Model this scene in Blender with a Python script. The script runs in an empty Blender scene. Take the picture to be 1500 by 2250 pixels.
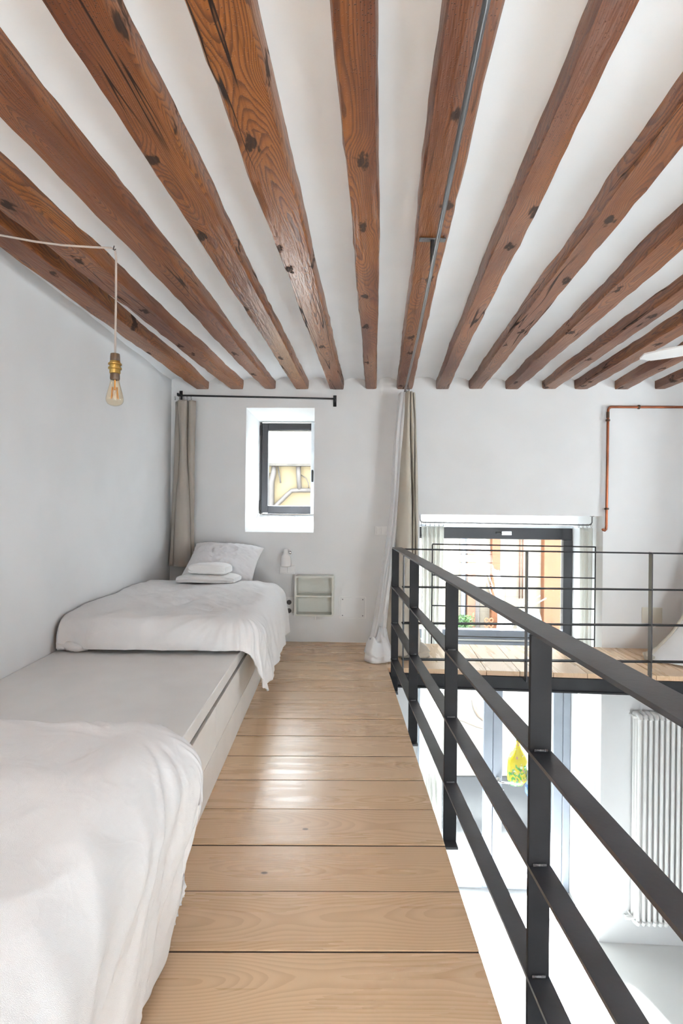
import bpy, math, random
import numpy as np
from mathutils import Vector, Matrix, noise

random.seed(7)
scene = bpy.context.scene
col = scene.collection

# ------------------------------------------------------------------ camera
cam_data = bpy.data.cameras.new('camera')
cam = bpy.data.objects.new('camera', cam_data)
col.objects.link(cam)
cam_data.sensor_fit = 'VERTICAL'
cam_data.sensor_height = 36.0
cam_data.lens = 20.0
cam_data.shift_y = -10.0 / 2250.0
cam_data.clip_start = 0.02
cam.location = (0.0, 0.0, 1.15)
cam.rotation_euler = (Matrix.Rotation(-0.0104, 4, 'Z') @ Matrix.Rotation(math.pi / 2, 4, 'X')
                      @ Matrix.Rotation(0.010, 4, 'Z')).to_euler()
scene.camera = cam

# ------------------------------------------------------------------ light and exposure
world = bpy.data.worlds.new('sky')
scene.world = world
world.use_nodes = True
wbg = world.node_tree.nodes['Background']
wbg.inputs['Color'].default_value = (0.87, 0.94, 1.0, 1)
wbg.inputs['Strength'].default_value = 8.5


def lamp(name, kind, loc, energy, color=(1, 1, 1), direction=(0, 1, 0), size=(1, 1), angle=0.1):
    d = bpy.data.lights.new(name, kind)
    d.energy = energy
    d.color = color
    if kind == 'AREA':
        d.shape = 'RECTANGLE'
        d.size, d.size_y = size
    if kind == 'SUN':
        d.angle = angle
    o = bpy.data.objects.new(name, d)
    o.location = loc
    o.rotation_euler = Vector(direction).to_track_quat('-Z', 'Y').to_euler()
    col.objects.link(o)
    return o


lamp('sun', 'SUN', (3, 12, 12), 95.0, (0.94, 0.975, 1.0), (0.05, -1.0, -2.05), angle=0.15)
# added fill lamps at the added roof, rear and side windows, out of view
lamp('fill_roof', 'AREA', (-0.55, -1.55, 2.36), 34, (0.84, 0.93, 1.0), (0, 0.12, -1), (1.55, 2.0))
lamp('fill_rear', 'AREA', (2.2, -3.30, 0.2), 74, (0.86, 0.94, 1.0), (0, 0.8, 1), (1.2, 2.0))
lamp('fill_side', 'AREA', (3.82, 2.9, 1.35), 13, (0.86, 0.94, 1.0), (-1, 0, 0.9), (1.2, 0.7))

vs = scene.view_settings
vs.view_transform = 'Standard'
vs.look = 'None'
vs.exposure = 0.92
vs.gamma = 1.0
vs.use_curve_mapping = False
scene.cycles.use_denoising = True
scene.cycles.max_bounces = 7
scene.cycles.diffuse_bounces = 6
scene.cycles.glossy_bounces = 3
scene.cycles.transparent_max_bounces = 12
scene.cycles.use_adaptive_sampling = True
scene.cycles.adaptive_threshold = 0.145
scene.cycles.adaptive_min_samples = 16
scene.cycles.sample_clamp_indirect = 6.0
scene.cycles.caustics_reflective = False
scene.cycles.caustics_refractive = False


# ------------------------------------------------------------------ node helpers
class NT:
    def __init__(self, name):
        self.mat = bpy.data.materials.new(name)
        self.mat.use_nodes = True
        self.t = self.mat.node_tree
        self.bsdf = self.t.nodes['Principled BSDF']
        self.out = self.t.nodes['Material Output']

    def n(self, typ, **kw):
        nd = self.t.nodes.new(typ)
        for k, v in kw.items():
            setattr(nd, k, v)
        return nd

    def put(self, sock, val):
        if isinstance(val, bpy.types.NodeSocket):
            self.t.links.new(val, sock)
        else:
            sock.default_value = val

    def math(self, op, a, b=0.0, c=0.0, clamp=False):
        nd = self.n('ShaderNodeMath', operation=op, use_clamp=clamp)
        self.put(nd.inputs[0], a)
        self.put(nd.inputs[1], b)
        self.put(nd.inputs[2], c)
        return nd.outputs[0]

    def mapr(self, v, a, b, c=0.0, d=1.0, smooth=True):
        nd = self.n('ShaderNodeMapRange')
        nd.interpolation_type = 'SMOOTHSTEP' if smooth else 'LINEAR'
        self.put(nd.inputs['Value'], v)
        for k, x in (('From Min', a), ('From Max', b), ('To Min', c), ('To Max', d)):
            nd.inputs[k].default_value = x
        return nd.outputs['Result']

    def mix(self, f, a, b, blend='MIX'):
        nd = self.n('ShaderNodeMix', data_type='RGBA', blend_type=blend)
        self.put(nd.inputs[0], f)
        self.put(nd.inputs[6], a if isinstance(a, bpy.types.NodeSocket) else (*a, 1))
        self.put(nd.inputs[7], b if isinstance(b, bpy.types.NodeSocket) else (*b, 1))
        return nd.outputs[2]

    def noise(self, vec, scale=1.0, detail=3.0, rough=0.55, w=None, dist=0.0):
        nd = self.n('ShaderNodeTexNoise')
        if w is not None:
            nd.noise_dimensions = '4D'
            self.put(nd.inputs['W'], w)
        if vec is not None:
            self.put(nd.inputs['Vector'], vec)
        nd.inputs['Scale'].default_value = scale
        nd.inputs['Detail'].default_value = detail
        nd.inputs['Roughness'].default_value = rough
        nd.inputs['Distortion'].default_value = dist
        return nd.outputs['Fac']

    def scale(self, vec, s, rot=(0, 0, 0), loc=(0, 0, 0)):
        nd = self.n('ShaderNodeMapping')
        self.put(nd.inputs['Vector'], vec)
        nd.inputs['Scale'].default_value = s
        nd.inputs['Rotation'].default_value = rot
        nd.inputs['Location'].default_value = loc
        return nd.outputs['Vector']

    def obj(self):
        return self.n('ShaderNodeTexCoord').outputs['Object']

    def rnd(self):
        return self.n('ShaderNodeObjectInfo').outputs['Random']

    def bump(self, h, strength=0.2, dist=0.01):
        nd = self.n('ShaderNodeBump')
        nd.inputs['Strength'].default_value = strength
        nd.inputs['Distance'].default_value = dist
        self.put(nd.inputs['Height'], h)
        self.put(self.bsdf.inputs['Normal'], nd.outputs[0])
        return nd.outputs[0]

    def set(self, **kw):
        for k, v in kw.items():
            if isinstance(v, tuple) and len(v) == 3:
                v = (*v, 1)
            self.put(self.bsdf.inputs[k.replace('_', ' ')], v)
        return self.mat


M = {}


def plain(name, color, rough=0.5, metal=0.0, var=0.06, bump=0.0, bscale=60.0, **kw):
    m = NT(name)
    c = m.obj()
    nz = m.noise(c, 7.0, 1)
    v = m.mapr(nz, 0.3, 0.7, 1 - var, 1 + var)
    nd = m.n('ShaderNodeMix', data_type='RGBA', blend_type='MULTIPLY')
    nd.inputs[0].default_value = 1.0
    nd.inputs[6].default_value = (*color, 1)
    cb = m.n('ShaderNodeCombineColor')
    for i in range(3):
        m.put(cb.inputs[i], v)
    m.put(nd.inputs[7], cb.outputs[0])
    m.set(Base_Color=nd.outputs[2], Roughness=rough, Metallic=metal, **kw)
    if bump:
        m.bump(m.noise(c, bscale, 2), bump, 0.004)
    M[name] = m.mat
    return m.mat


def beam_wood():
    m = NT('old_beam_wood')
    rnd = m.rnd()
    w = m.math('MULTIPLY', rnd, 37.0)
    c = m.scale(m.obj(), (1, 1, 1), (0, 0, 0.072))
    sep = m.n('ShaderNodeSeparateXYZ')
    m.put(sep.inputs[0], c)
    x, y, z = sep.outputs
    n1 = m.noise(m.scale(c, (0.6, 0.42, 0.6)), 1.0, 2, w=w)
    n2 = m.noise(m.scale(c, (0.7, 0.8, 0.7), loc=(4, 9, 2)), 1.0, 2, w=w)
    xx = m.math('ADD', x, m.mapr(n1, 0.25, 0.75, -0.075, 0.075, False))
    zz = m.math('ADD', m.math('SUBTRACT', z, 0.05), m.mapr(n2, 0.25, 0.75, -0.060, 0.060, False))
    r = m.math('SQRT', m.math('ADD', m.math('MULTIPLY', xx, xx), m.math('MULTIPLY', zz, zz)))
    off = m.n('ShaderNodeCombineXYZ')
    m.put(off.inputs[1], m.math('MULTIPLY', rnd, 173.0))
    shifted = m.n('ShaderNodeVectorMath', operation='ADD')
    m.put(shifted.inputs[0], m.scale(c, (8.0, 3.6, 1.0)))
    m.put(shifted.inputs[1], off.outputs[0])
    vor = m.n('ShaderNodeTexVoronoi', feature='F1', voronoi_dimensions='2D')
    m.put(vor.inputs['Vector'], shifted.outputs[0])
    vor.inputs['Scale'].default_value = 1.0
    vsep = m.n('ShaderNodeSeparateColor')
    m.put(vsep.inputs[0], vor.outputs['Color'])
    dk = m.math('ADD', vor.outputs['Distance'], m.mapr(vsep.outputs[0], 0.64, 0.68, 1.0, 0.0))
    warp = m.mapr(dk, 0.05, 0.50, 1.0, 0.0)
    fine = m.noise(m.scale(c, (22, 2.0, 22)), 1.0, 3, w=w)
    ph = m.math('ADD', m.math('MULTIPLY', r, 215.0), m.math('MULTIPLY', fine, 2.2))
    ph = m.math('ADD', ph, m.math('MULTIPLY', warp, 3.2))
    fr = m.math('FRACT', ph)
    late = m.math('MULTIPLY', m.mapr(fr, 0.35, 0.92), m.mapr(fr, 0.93, 1.0, 1.0, 0.0))
    patch = m.noise(m.scale(c, (5, 0.9, 5)), 1.0, 4, w=w)
    base = m.mix(m.mapr(patch, 0.35, 0.68), (0.335, 0.122, 0.030), (0.135, 0.041, 0.016))
    tone = m.mapr(rnd, 0.0, 1.0, 0.0, 0.45, False)
    base = m.mix(tone, base, (0.165, 0.058, 0.025))
    cl = m.mix(m.math('MULTIPLY', late, 0.85), base, (0.095, 0.030, 0.014))
    fib = m.noise(m.scale(c, (170, 4.0, 170)), 1.0, 2, w=w)
    cl = m.mix(m.mapr(fib, 0.44, 0.68, 0.0, 0.38), cl, (0.10, 0.030, 0.010))
    pur = m.noise(m.scale(c, (11, 1.3, 11), loc=(3, 5, 1)), 1.0, 3, w=w)
    cl = m.mix(m.mapr(pur, 0.58, 0.74, 0.0, 0.30), cl, (0.14, 0.062, 0.055))
    # dark heart streaks
    st = m.noise(m.scale(c, (26, 0.9, 26), loc=(1, 3, 2)), 1.0, 2, w=w)
    cl = m.mix(m.mapr(st, 0.66, 0.74, 0, 0.65), cl, (0.075, 0.030, 0.026))
    # knots
    kjag = m.noise(m.scale(c, (45, 20, 45)), 1.0, 2, w=w)
    kn = m.mapr(m.math('ADD', dk, m.mapr(kjag, 0.3, 0.7, -0.10, 0.10)), 0.07, 0.17, 1.0, 0.0)
    cl = m.mix(m.math('MULTIPLY', kn, 0.9), cl, (0.022, 0.013, 0.010))
    # worm holes
    wv = m.n('ShaderNodeTexVoronoi', feature='F1')
    m.put(wv.inputs['Vector'], c)
    wv.inputs['Scale'].default_value = 135.0
    wm = m.noise(m.scale(c, (9, 2.2, 9), loc=(8, 1, 5)), 1.0, 3, w=w)
    hole = m.math('MULTIPLY', m.mapr(wv.outputs['Distance'], 0.16, 0.26, 1.0, 0.0), m.mapr(wm, 0.46, 0.56))
    cl = m.mix(m.math('MULTIPLY', hole, 0.85), cl, (0.035, 0.014, 0.008))
    # drying cracks
    cn = m.noise(m.scale(c, (15, 0.55, 15), loc=(2, 7, 3)), 1.0, 2, w=w)
    ca = m.math('ABSOLUTE', m.math('SUBTRACT', cn, 0.5))
    cgate = m.noise(m.scale(c, (4, 0.8, 4), loc=(6, 2, 8)), 1.0, 2, w=w)
    crack = m.math('MULTIPLY', m.mapr(ca, 0.004, 0.014, 1.0, 0.0), m.mapr(cgate, 0.50, 0.58))
    cl = m.mix(crack, cl, (0.020, 0.009, 0.006))
    m.set(Base_Color=cl, Roughness=m.math('ADD', m.mapr(patch, 0.3, 0.7, 0.28, 0.42), m.math('MULTIPLY', m.math('MAXIMUM', kn, crack), 0.4)))
    m.put(m.bsdf.inputs['Specular IOR Level'], 0.32)
    h = m.math('SUBTRACT', m.noise(m.scale(c, (60, 7, 60)), 1.0, 2), m.math('MULTIPLY', m.mapr(wv.outputs['Distance'], 0.14, 0.24, 1.0, 0.0), 0.5))
    m.bump(h, 0.55, 0.006)
    M['beam'] = m.mat


def plank_wood(name, along):
    """pale pine; along = 0 when the boards run in x, 1 when they run in y"""
    m = NT(name)
    rnd = m.rnd()
    w = m.math('MULTIPLY', rnd, 61.0)
    c0 = m.obj()
    c = c0 if along == 0 else m.scale(c0, (1, 1, 1), (0, 0, math.pi / 2))
    sep = m.n('ShaderNodeSeparateXYZ')
    m.put(sep.inputs[0], c)
    x, y, z = sep.outputs
    n1 = m.noise(m.scale(c, (0.55, 0.6, 1)), 1.0, 2, w=w)
    n2 = m.noise(m.scale(c, (1.1, 0.5, 1), loc=(5, 3, 1)), 1.0, 2, w=w)
    yy = m.math('ADD', y, m.mapr(n1, 0.25, 0.75, -0.085, 0.085, False))
    zz = m.math('ADD', 0.045, m.mapr(n2, 0.25, 0.75, -0.07, 0.07, False))
    r = m.math('SQRT', m.math('ADD', m.math('MULTIPLY', yy, yy), m.math('MULTIPLY', zz, zz)))
    fine = m.noise(m.scale(c, (1.6, 20, 20)), 1.0, 3, w=w)
    fr = m.math('FRACT', m.math('ADD', m.math('MULTIPLY', r, 105.0), m.math('MULTIPLY', fine, 1.1)))
    late = m.math('MULTIPLY', m.mapr(fr, 0.25, 0.90), m.mapr(fr, 0.92, 1.0, 1.0, 0.0))
    tone = m.mapr(rnd, 0.0, 1.0, 0.0, 1.0, False)
    base = m.mix(tone, (0.74, 0.535, 0.345), (0.66, 0.455, 0.280))
    pt = m.noise(m.scale(c, (1.2, 4, 4)), 1.0, 3, w=w)
    base = m.mix(m.mapr(pt, 0.35, 0.7, 0, 0.5), base, (0.68, 0.465, 0.30))
    cl = m.mix(m.math('MULTIPLY', late, 0.32 if along == 0 else 0.20), base, (0.45, 0.26, 0.13))
    off = m.n('ShaderNodeCombineXYZ')
    m.put(off.inputs[0], m.math('MULTIPLY', rnd, 211.0))
    shifted = m.n('ShaderNodeVectorMath', operation='ADD')
    m.put(shifted.inputs[0], m.scale(c, (3.0, 5.0, 1.0)))
    m.put(shifted.inputs[1], off.outputs[0])
    vor = m.n('ShaderNodeTexVoronoi', feature='F1', voronoi_dimensions='2D')
    m.put(vor.inputs['Vector'], shifted.outputs[0])
    vor.inputs['Scale'].default_value = 1.0
    vsep = m.n('ShaderNodeSeparateColor')
    m.put(vsep.inputs[0], vor.outputs['Color'])
    kn = m.math('MULTIPLY', m.mapr(vor.outputs['Distance'], 0.020, 0.042, 1.0, 0.0), m.mapr(vsep.outputs[0], 0.90, 0.91))
    cl = m.mix(m.math('MULTIPLY', kn, 0.85), cl, (0.10, 0.048, 0.025))
    m.set(Base_Color=cl, Roughness=m.mapr(fine, 0.3, 0.7, 0.24, 0.36))
    m.put(m.bsdf.inputs['Specular IOR Level'], 0.55)
    saw = m.noise(m.scale(c, (60, 3, 3)), 1.0, 1)
    h = m.math('MULTIPLY', saw, 0.8)
    m.bump(h, 0.10, 0.003)
    M[name] = m.mat


def plaster(name, color):
    m = NT(name)
    c = m.obj()
    a = m.noise(c, 2.6, 2)
    cl = m.mix(m.mapr(a, 0.35, 0.65), color, tuple(v * 0.965 for v in color))
    m.set(Base_Color=cl, Roughness=0.85)
    m.bump(a, 0.22, 0.012)
    M[name] = m.mat


def cloth(name, color, rough=0.9, wave=900.0, bump=0.06, wr=0.0, trans=0.0):
    m = NT(name)
    c = m.obj()
    f1 = m.noise(c, wave, 1)
    big = m.noise(c, 3.0, 1)
    cl = m.mix(m.mapr(big, 0.3, 0.7), color, tuple(v * 0.95 for v in color))
    cl = m.mix(m.mapr(f1, 0.3, 0.7, 0.0, 0.10), cl, tuple(v * 0.6 for v in color))
    m.set(Base_Color=cl, Roughness=rough)
    m.put(m.bsdf.inputs['Sheen Weight'], 0.15)
    h = m.math('MULTIPLY', f1, 0.05)
    if wr:
        wv = m.noise(c, 7.0, 2, 0.55, dist=1.2)
        rid = m.math('ABSOLUTE', m.math('SUBTRACT', wv, 0.5))
        w2 = m.noise(c, 20.0, 2, 0.6)
        h = m.math('ADD', h, m.math('ADD', m.math('MULTIPLY', rid, -0.9 * wr), m.math('MULTIPLY', w2, 0.22 * wr)))
    nrm = m.bump(h, 0.6 if wr else bump, 0.02 if wr else 0.004)
    if trans:
        tl = m.n('ShaderNodeBsdfTranslucent')
        tl.inputs['Color'].default_value = (*color, 1)
        mx = m.n('ShaderNodeMixShader')
        mx.inputs[0].default_value = trans
        m.t.links.new(m.bsdf.outputs[0], mx.inputs[1])
        m.t.links.new(tl.outputs[0], mx.inputs[2])
        m.t.links.new(mx.outputs[0], m.out.inputs['Surface'])
    M[name] = m.mat


def sheer(name, color):
    m = NT(name)
    c = m.obj()
    th = m.noise(m.scale(c, (300, 300, 2)), 1.0, 2)
    m.set(Base_Color=color, Roughness=0.9)
    tl = m.n('ShaderNodeBsdfTranslucent')
    tl.inputs['Color'].default_value = (*color, 1)
    mx = m.n('ShaderNodeMixShader')
    mx.inputs[0].default_value = 0.68
    m.t.links.new(m.bsdf.outputs[0], mx.inputs[1])
    m.t.links.new(tl.outputs[0], mx.inputs[2])
    tr = m.n('ShaderNodeBsdfTransparent')
    m2 = m.n('ShaderNodeMixShader')
    m.put(m2.inputs[0], m.mapr(th, 0.3, 0.7, 0.16, 0.30))
    m.t.links.new(mx.outputs[0], m2.inputs[1])
    m.t.links.new(tr.outputs[0], m2.inputs[2])
    m.t.links.new(m2.outputs[0], m.out.inputs['Surface'])
    M[name] = m.mat


def glass(name, tint=(0.97, 0.985, 0.98), refl=0.9):
    m = NT(name)
    m.t.nodes.remove(m.bsdf)
    tr = m.n('ShaderNodeBsdfTransparent')
    tr.inputs['Color'].default_value = (*tint, 1)
    gl = m.n('ShaderNodeBsdfGlossy')
    gl.inputs['Roughness'].default_value = 0.02
    geo = m.n('ShaderNodeNewGeometry')
    dt = m.n('ShaderNodeVectorMath', operation='DOT_PRODUCT')
    m.put(dt.inputs[0], geo.outputs['Incoming'])
    m.put(dt.inputs[1], geo.outputs['Normal'])
    graze = m.math('POWER', m.math('SUBTRACT', 1.0, m.math('ABSOLUTE', dt.outputs['Value'])), 5.0)
    fz = m.math('ADD', 0.025, m.math('MULTIPLY', graze, 0.6))
    smudge = m.noise(m.obj(), 4.0, 3)
    mx = m.n('ShaderNodeMixShader')
    m.put(mx.inputs[0], m.math('MULTIPLY', fz, m.mapr(smudge, 0.2, 0.8, refl * 0.9, refl)))
    m.t.links.new(tr.outputs[0], mx.inputs[1])
    m.t.links.new(gl.outputs[0], mx.inputs[2])
    m.t.links.new(mx.outputs[0], m.out.inputs['Surface'])
    M[name] = m.mat


beam_wood()
plank_wood('plank', 0)
plank_wood('plank_y', 1)
plaster('plaster', (0.745, 0.752, 0.758))
plaster('plaster_ceiling', (0.90, 0.94, 0.975))
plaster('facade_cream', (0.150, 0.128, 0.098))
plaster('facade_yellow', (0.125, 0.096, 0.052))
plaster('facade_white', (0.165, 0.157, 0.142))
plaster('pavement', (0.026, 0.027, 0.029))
plaster('concrete', (0.68, 0.68, 0.67))
M['concrete'].node_tree.nodes['Principled BSDF'].inputs['Roughness'].default_value = 0.28
plain('white_lacquer', (0.78, 0.775, 0.76), 0.34, var=0.02)
plain('shelf_white', (0.66, 0.665, 0.615), 0.45, var=0.02)
plain('white_plastic', (0.80, 0.80, 0.80), 0.35, var=0.02)
plain('panel_beige', (0.62, 0.60, 0.52), 0.5, var=0.03)
plain('white_paint', (0.84, 0.84, 0.83), 0.35, var=0.02)
plain('steel', (0.036, 0.037, 0.043), 0.36, 0.0, var=0.25, bump=0.10, bscale=45, Specular_IOR_Level=0.75)  # railing steel, lightened to paint in the light on the rail tops
plain('shaded_steel', (0.014, 0.014, 0.016), 0.55, 0.0, var=0.25, bump=0.12, bscale=45, Specular_IOR_Level=0.22)  # same railing steel with shade painted in as a darker colour
plain('black_steel', (0.018, 0.018, 0.020), 0.45, 0.3, var=0.2)
plain('weld', (0.16, 0.16, 0.17), 0.45, 0.8, var=0.3, bump=0.8, bscale=300)
plain('rod_steel', (0.20, 0.20, 0.21), 0.28, 0.9, var=0.1)
plain('dark_frame', (0.036, 0.037, 0.042), 0.42, 0.2, var=0.08)
plain('glare_frame', (0.20, 0.22, 0.26), 0.40, 0.2, var=0.04)  # same metal as the dark frame, outdoor glare painted in as paler grey
plain('pale_frame', (0.62, 0.66, 0.70), 0.35, 0.2, var=0.04)
plain('copper', (0.30, 0.10, 0.05), 0.36, 0.85, var=0.25)
plain('copper_dark', (0.10, 0.055, 0.035), 0.5, 0.6, var=0.2)
plain('brass', (0.62, 0.42, 0.13), 0.28, 1.0, var=0.1)
plain('brown_bakelite', (0.12, 0.075, 0.045), 0.4, var=0.1)
plain('cord_fabric', (0.50, 0.44, 0.40), 0.9, var=0.1, bump=0.4, bscale=500)
plain('chrome', (0.75, 0.75, 0.75), 0.12, 1.0, var=0.02)
plain('dark_hole', (0.03, 0.03, 0.03), 0.6)
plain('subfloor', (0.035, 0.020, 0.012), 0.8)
plain('terracotta_paint', (0.115, 0.038, 0.011), 0.7, var=0.10)
plain('terracotta_pale', (0.115, 0.052, 0.028), 0.7, var=0.10)
plain('shutter_grey', (0.11, 0.095, 0.088), 0.6, var=0.08)
plain('grey_pipe', (0.050, 0.042, 0.037), 0.6, var=0.12)
plain('blue_pipe', (0.085, 0.095, 0.12), 0.5, var=0.06)
plain('rust_metal', (0.085, 0.040, 0.024), 0.6, 0.3, var=0.2)
plain('dark_slate', (0.05, 0.043, 0.036), 0.8, var=0.2)
plain('stone_brown', (0.14, 0.105, 0.08), 0.85, var=0.2)
plain('leaf', (0.032, 0.078, 0.018), 0.5, var=0.35)
plain('terracotta_pot', (0.16, 0.055, 0.022), 0.75, var=0.15)
plain('filament', (0.75, 0.36, 0.08), 0.4, 0.3)
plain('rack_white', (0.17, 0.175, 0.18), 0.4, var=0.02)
plain('fan_white', (0.80, 0.80, 0.80), 0.4, var=0.02)
cloth('duvet_cloth', (0.80, 0.795, 0.795), wr=0.55)
cloth('pillow_cloth', (0.80, 0.80, 0.815), wr=0.45)
cloth('towel_cloth', (0.87, 0.87, 0.865), wave=420, bump=0.9)
cloth('beige_linen', (0.52, 0.475, 0.40), wave=600, bump=0.25, trans=0.12)
cloth('taupe_linen', (0.40, 0.36, 0.315), wave=600, bump=0.25)
cloth('white_lining', (0.88, 0.88, 0.885), wave=700, bump=0.15, trans=0.2)
cloth('green_cloth', (0.30, 0.40, 0.36), wave=500, bump=0.2)
sheer('sheer_cloth', (0.93, 0.93, 0.90))
glass('pane_glass')
glass('bulb_glass', (1.0, 0.965, 0.90), 1.4)


def bag_print(name, main, band, spot, pale, h):
    """printed film: main colour above, a coloured band and a pale label below, small spots"""
    m = NT(name)
    o = m.obj()
    sep = m.n('ShaderNodeSeparateXYZ')
    m.put(sep.inputs[0], o)
    nz = m.noise(m.scale(o, (22, 22, 14)), 1.0, 3)
    zz = m.math('ADD', sep.outputs[2], m.mapr(nz, 0.3, 0.7, -0.06, 0.06))
    cl = m.mix(m.mapr(zz, h * .36, h * .42, 1, 0), main, band)
    cl = m.mix(m.math('MULTIPLY', m.mapr(zz, h * .30, h * .25), m.mapr(zz, h * .12, h * .17)), cl, main)
    n2 = m.noise(m.scale(o, (30, 30, 24), loc=(3, 1, 2)), 1.0, 2)
    cl = m.mix(m.mapr(n2, 0.60, 0.64), cl, spot)
    n3 = m.noise(m.scale(o, (18, 18, 34), loc=(7, 4, 5)), 1.0, 2)
    cl = m.mix(m.mapr(n3, 0.63, 0.66), cl, pale)
    m.set(Base_Color=cl, Roughness=0.3)
    m.bump(m.noise(o, 30.0, 3), 0.4, 0.01)
    M[name] = m.mat


bag_print('bag_yellow', (0.40, 0.31, 0.010), (0.03, 0.18, 0.035), (0.30, 0.13, 0.18), (0.42, 0.44, 0.36), 0.43)
bag_print('bag_blue', (0.34, 0.40, 0.46), (0.06, 0.15, 0.36), (0.10, 0.16, 0.26), (0.42, 0.44, 0.46), 0.41)


# ------------------------------------------------------------------ mesh helpers
class MB:
    def __init__(self):
        self.v, self.f = [], []

    def add(self, vs, fs):
        o = len(self.v)
        self.v += [tuple(map(float, p)) for p in vs]
        self.f += [tuple(i + o for i in q) for q in fs]
        return self

    def box(self, a, b, fn=None):
        (x0, y0, z0), (x1, y1, z1) = a, b
        vs = [(x0, y0, z0), (x1, y0, z0), (x1, y1, z0), (x0, y1, z0), (x0, y0, z1), (x1, y0, z1), (x1, y1, z1), (x0, y1, z1)]
        if fn:
            vs = [fn(*p) for p in vs]
        return self.add(vs, [(3, 2, 1, 0), (4, 5, 6, 7), (0, 1, 5, 4), (1, 2, 6, 5), (2, 3, 7, 6), (3, 0, 4, 7)])

    def bbox(self, a, b, r=0.003, fn=None):
        """box with chamfered edges"""
        (x0, y0, z0), (x1, y1, z1) = a, b
        r = min(r, (x1 - x0) * .45, (y1 - y0) * .45, (z1 - z0) * .45)
        vs, idx = [], {}
        for sx in (0, 1):
            for sy in (0, 1):
                for sz in (0, 1):
                    X, Y, Z = (x0, x1)[sx], (y0, y1)[sy], (z0, z1)[sz]
                    dx, dy, dz = (r, -r)[sx], (r, -r)[sy], (r, -r)[sz]
                    for k, p in enumerate(((X, Y + dy, Z + dz), (X + dx, Y, Z + dz), (X + dx, Y + dy, Z))):
                        idx[sx, sy, sz, k] = len(vs)
                        vs.append(fn(*p) if fn else p)
        g = lambda *a: idx[a]
        fs = []
        for s in (0, 1):
            q = [g(s, 0, 0, 0), g(s, 1, 0, 0), g(s, 1, 1, 0), g(s, 0, 1, 0)]
            fs.append(q if s else q[::-1])
            q = [g(0, s, 0, 1), g(1, s, 0, 1), g(1, s, 1, 1), g(0, s, 1, 1)]
            fs.append(q[::-1] if s else q)
            q = [g(0, 0, s, 2), g(1, 0, s, 2), g(1, 1, s, 2), g(0, 1, s, 2)]
            fs.append(q if s else q[::-1])
        for a_ in (0, 1):
            for b_ in (0, 1):
                fs.append((g(0, a_, b_, 1), g(1, a_, b_, 1), g(1, a_, b_, 2), g(0, a_, b_, 2)))
                fs.append((g(a_, 0, b_, 0), g(a_, 1, b_, 0), g(a_, 1, b_, 2), g(a_, 0, b_, 2)))
                fs.append((g(a_, b_, 0, 0), g(a_, b_, 1, 0), g(a_, b_, 1, 1), g(a_, b_, 0, 1)))
        for sx in (0, 1):
            for sy in (0, 1):
                for sz in (0, 1):
                    fs.append((g(sx, sy, sz, 0), g(sx, sy, sz, 1), g(sx, sy, sz, 2)))
        return self.add(vs, fs)

    def tube(self, pts, r, n=10, cap=True):
        pts = [Vector(p) for p in pts]
        rs = r if isinstance(r, (list, tuple)) else [r] * len(pts)
        base = len(self.v)
        t0 = (pts[1] - pts[0]).normalized()
        up = Vector((0, 0, 1)) if abs(t0.z) < 0.9 else Vector((1, 0, 0))
        u = t0.cross(up).normalized()
        for i, p in enumerate(pts):
            t = (pts[min(i + 1, len(pts) - 1)] - pts[max(i - 1, 0)]).normalized()
            u = (u - t * u.dot(t)).normalized()
            w = t.cross(u)
            for k in range(n):
                a = 2 * math.pi * k / n
                q = p + (u * math.cos(a) + w * math.sin(a)) * rs[i]
                self.v.append(tuple(q))
        for i in range(len(pts) - 1):
            for k in range(n):
                a, b = base + i * n + k, base + i * n + (k + 1) % n
                self.f.append((a, b, b + n, a + n))
        if cap:
            self.f.append(tuple(base + k for k in range(n))[::-1])
            self.f.append(tuple(base + (len(pts) - 1) * n + k for k in range(n)))
        return self

    def lathe(self, prof, c, n=20, axis='z', cap=True):
        base = len(self.v)
        for rr, h in prof:
            for k in range(n):
                a = 2 * math.pi * k / n
                p = (rr * math.cos(a), rr * math.sin(a), h)
                if axis == 'y':
                    p = (p[0], p[2], p[1])
                if axis == 'x':
                    p = (p[2], p[0], p[1])
                self.v.append((c[0] + p[0], c[1] + p[1], c[2] + p[2]))
        for i in range(len(prof) - 1):
            for k in range(n):
                a, b = base + i * n + k, base + i * n + (k + 1) % n
                self.f.append((a, b, b + n, a + n))
        if cap:
            self.f.append(tuple(base + k for k in range(n))[::-1])
            self.f.append(tuple(base + (len(prof) - 1) * n + k for k in range(n)))
        return self

    def grid(self, P, close=False):
        P = np.asarray(P)
        ni, nj = P.shape[:2]
        vs = P.reshape(-1, 3)
        fs = []
        for i in range(ni - 1):
            for j in range(nj - (0 if close else 1)):
                j2 = (j + 1) % nj
                fs.append((i * nj + j, i * nj + j2, (i + 1) * nj + j2, (i + 1) * nj + j))
        return self.add(vs, fs)

    def build(self, name, mat, parent=None, smooth=False, origin=None, angle=None):
        v = np.array(self.v)
        if origin is None:
            mn, mx = v.min(0), v.max(0)
            origin = ((mn[0] + mx[0]) / 2, (mn[1] + mx[1]) / 2, mn[2])
        me = bpy.data.meshes.new(name)
        me.from_pydata((v - np.array(origin)).tolist(), [], self.f)
        me.materials.append(M[mat] if isinstance(mat, str) else mat)
        if smooth:
            me.polygons.foreach_set('use_smooth', [True] * len(me.polygons))
            if angle:
                me.set_sharp_from_angle(angle=angle)
        me.update()
        o = bpy.data.objects.new(name, me)
        col.objects.link(o)
        o.location = origin
        if parent is not None:
            o.parent = parent
            w = Vector((0, 0, 0))
            p = parent
            while p is not None:
                w += p.location
                p = p.parent
            o.location = Vector(origin) - w
        return o


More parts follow.
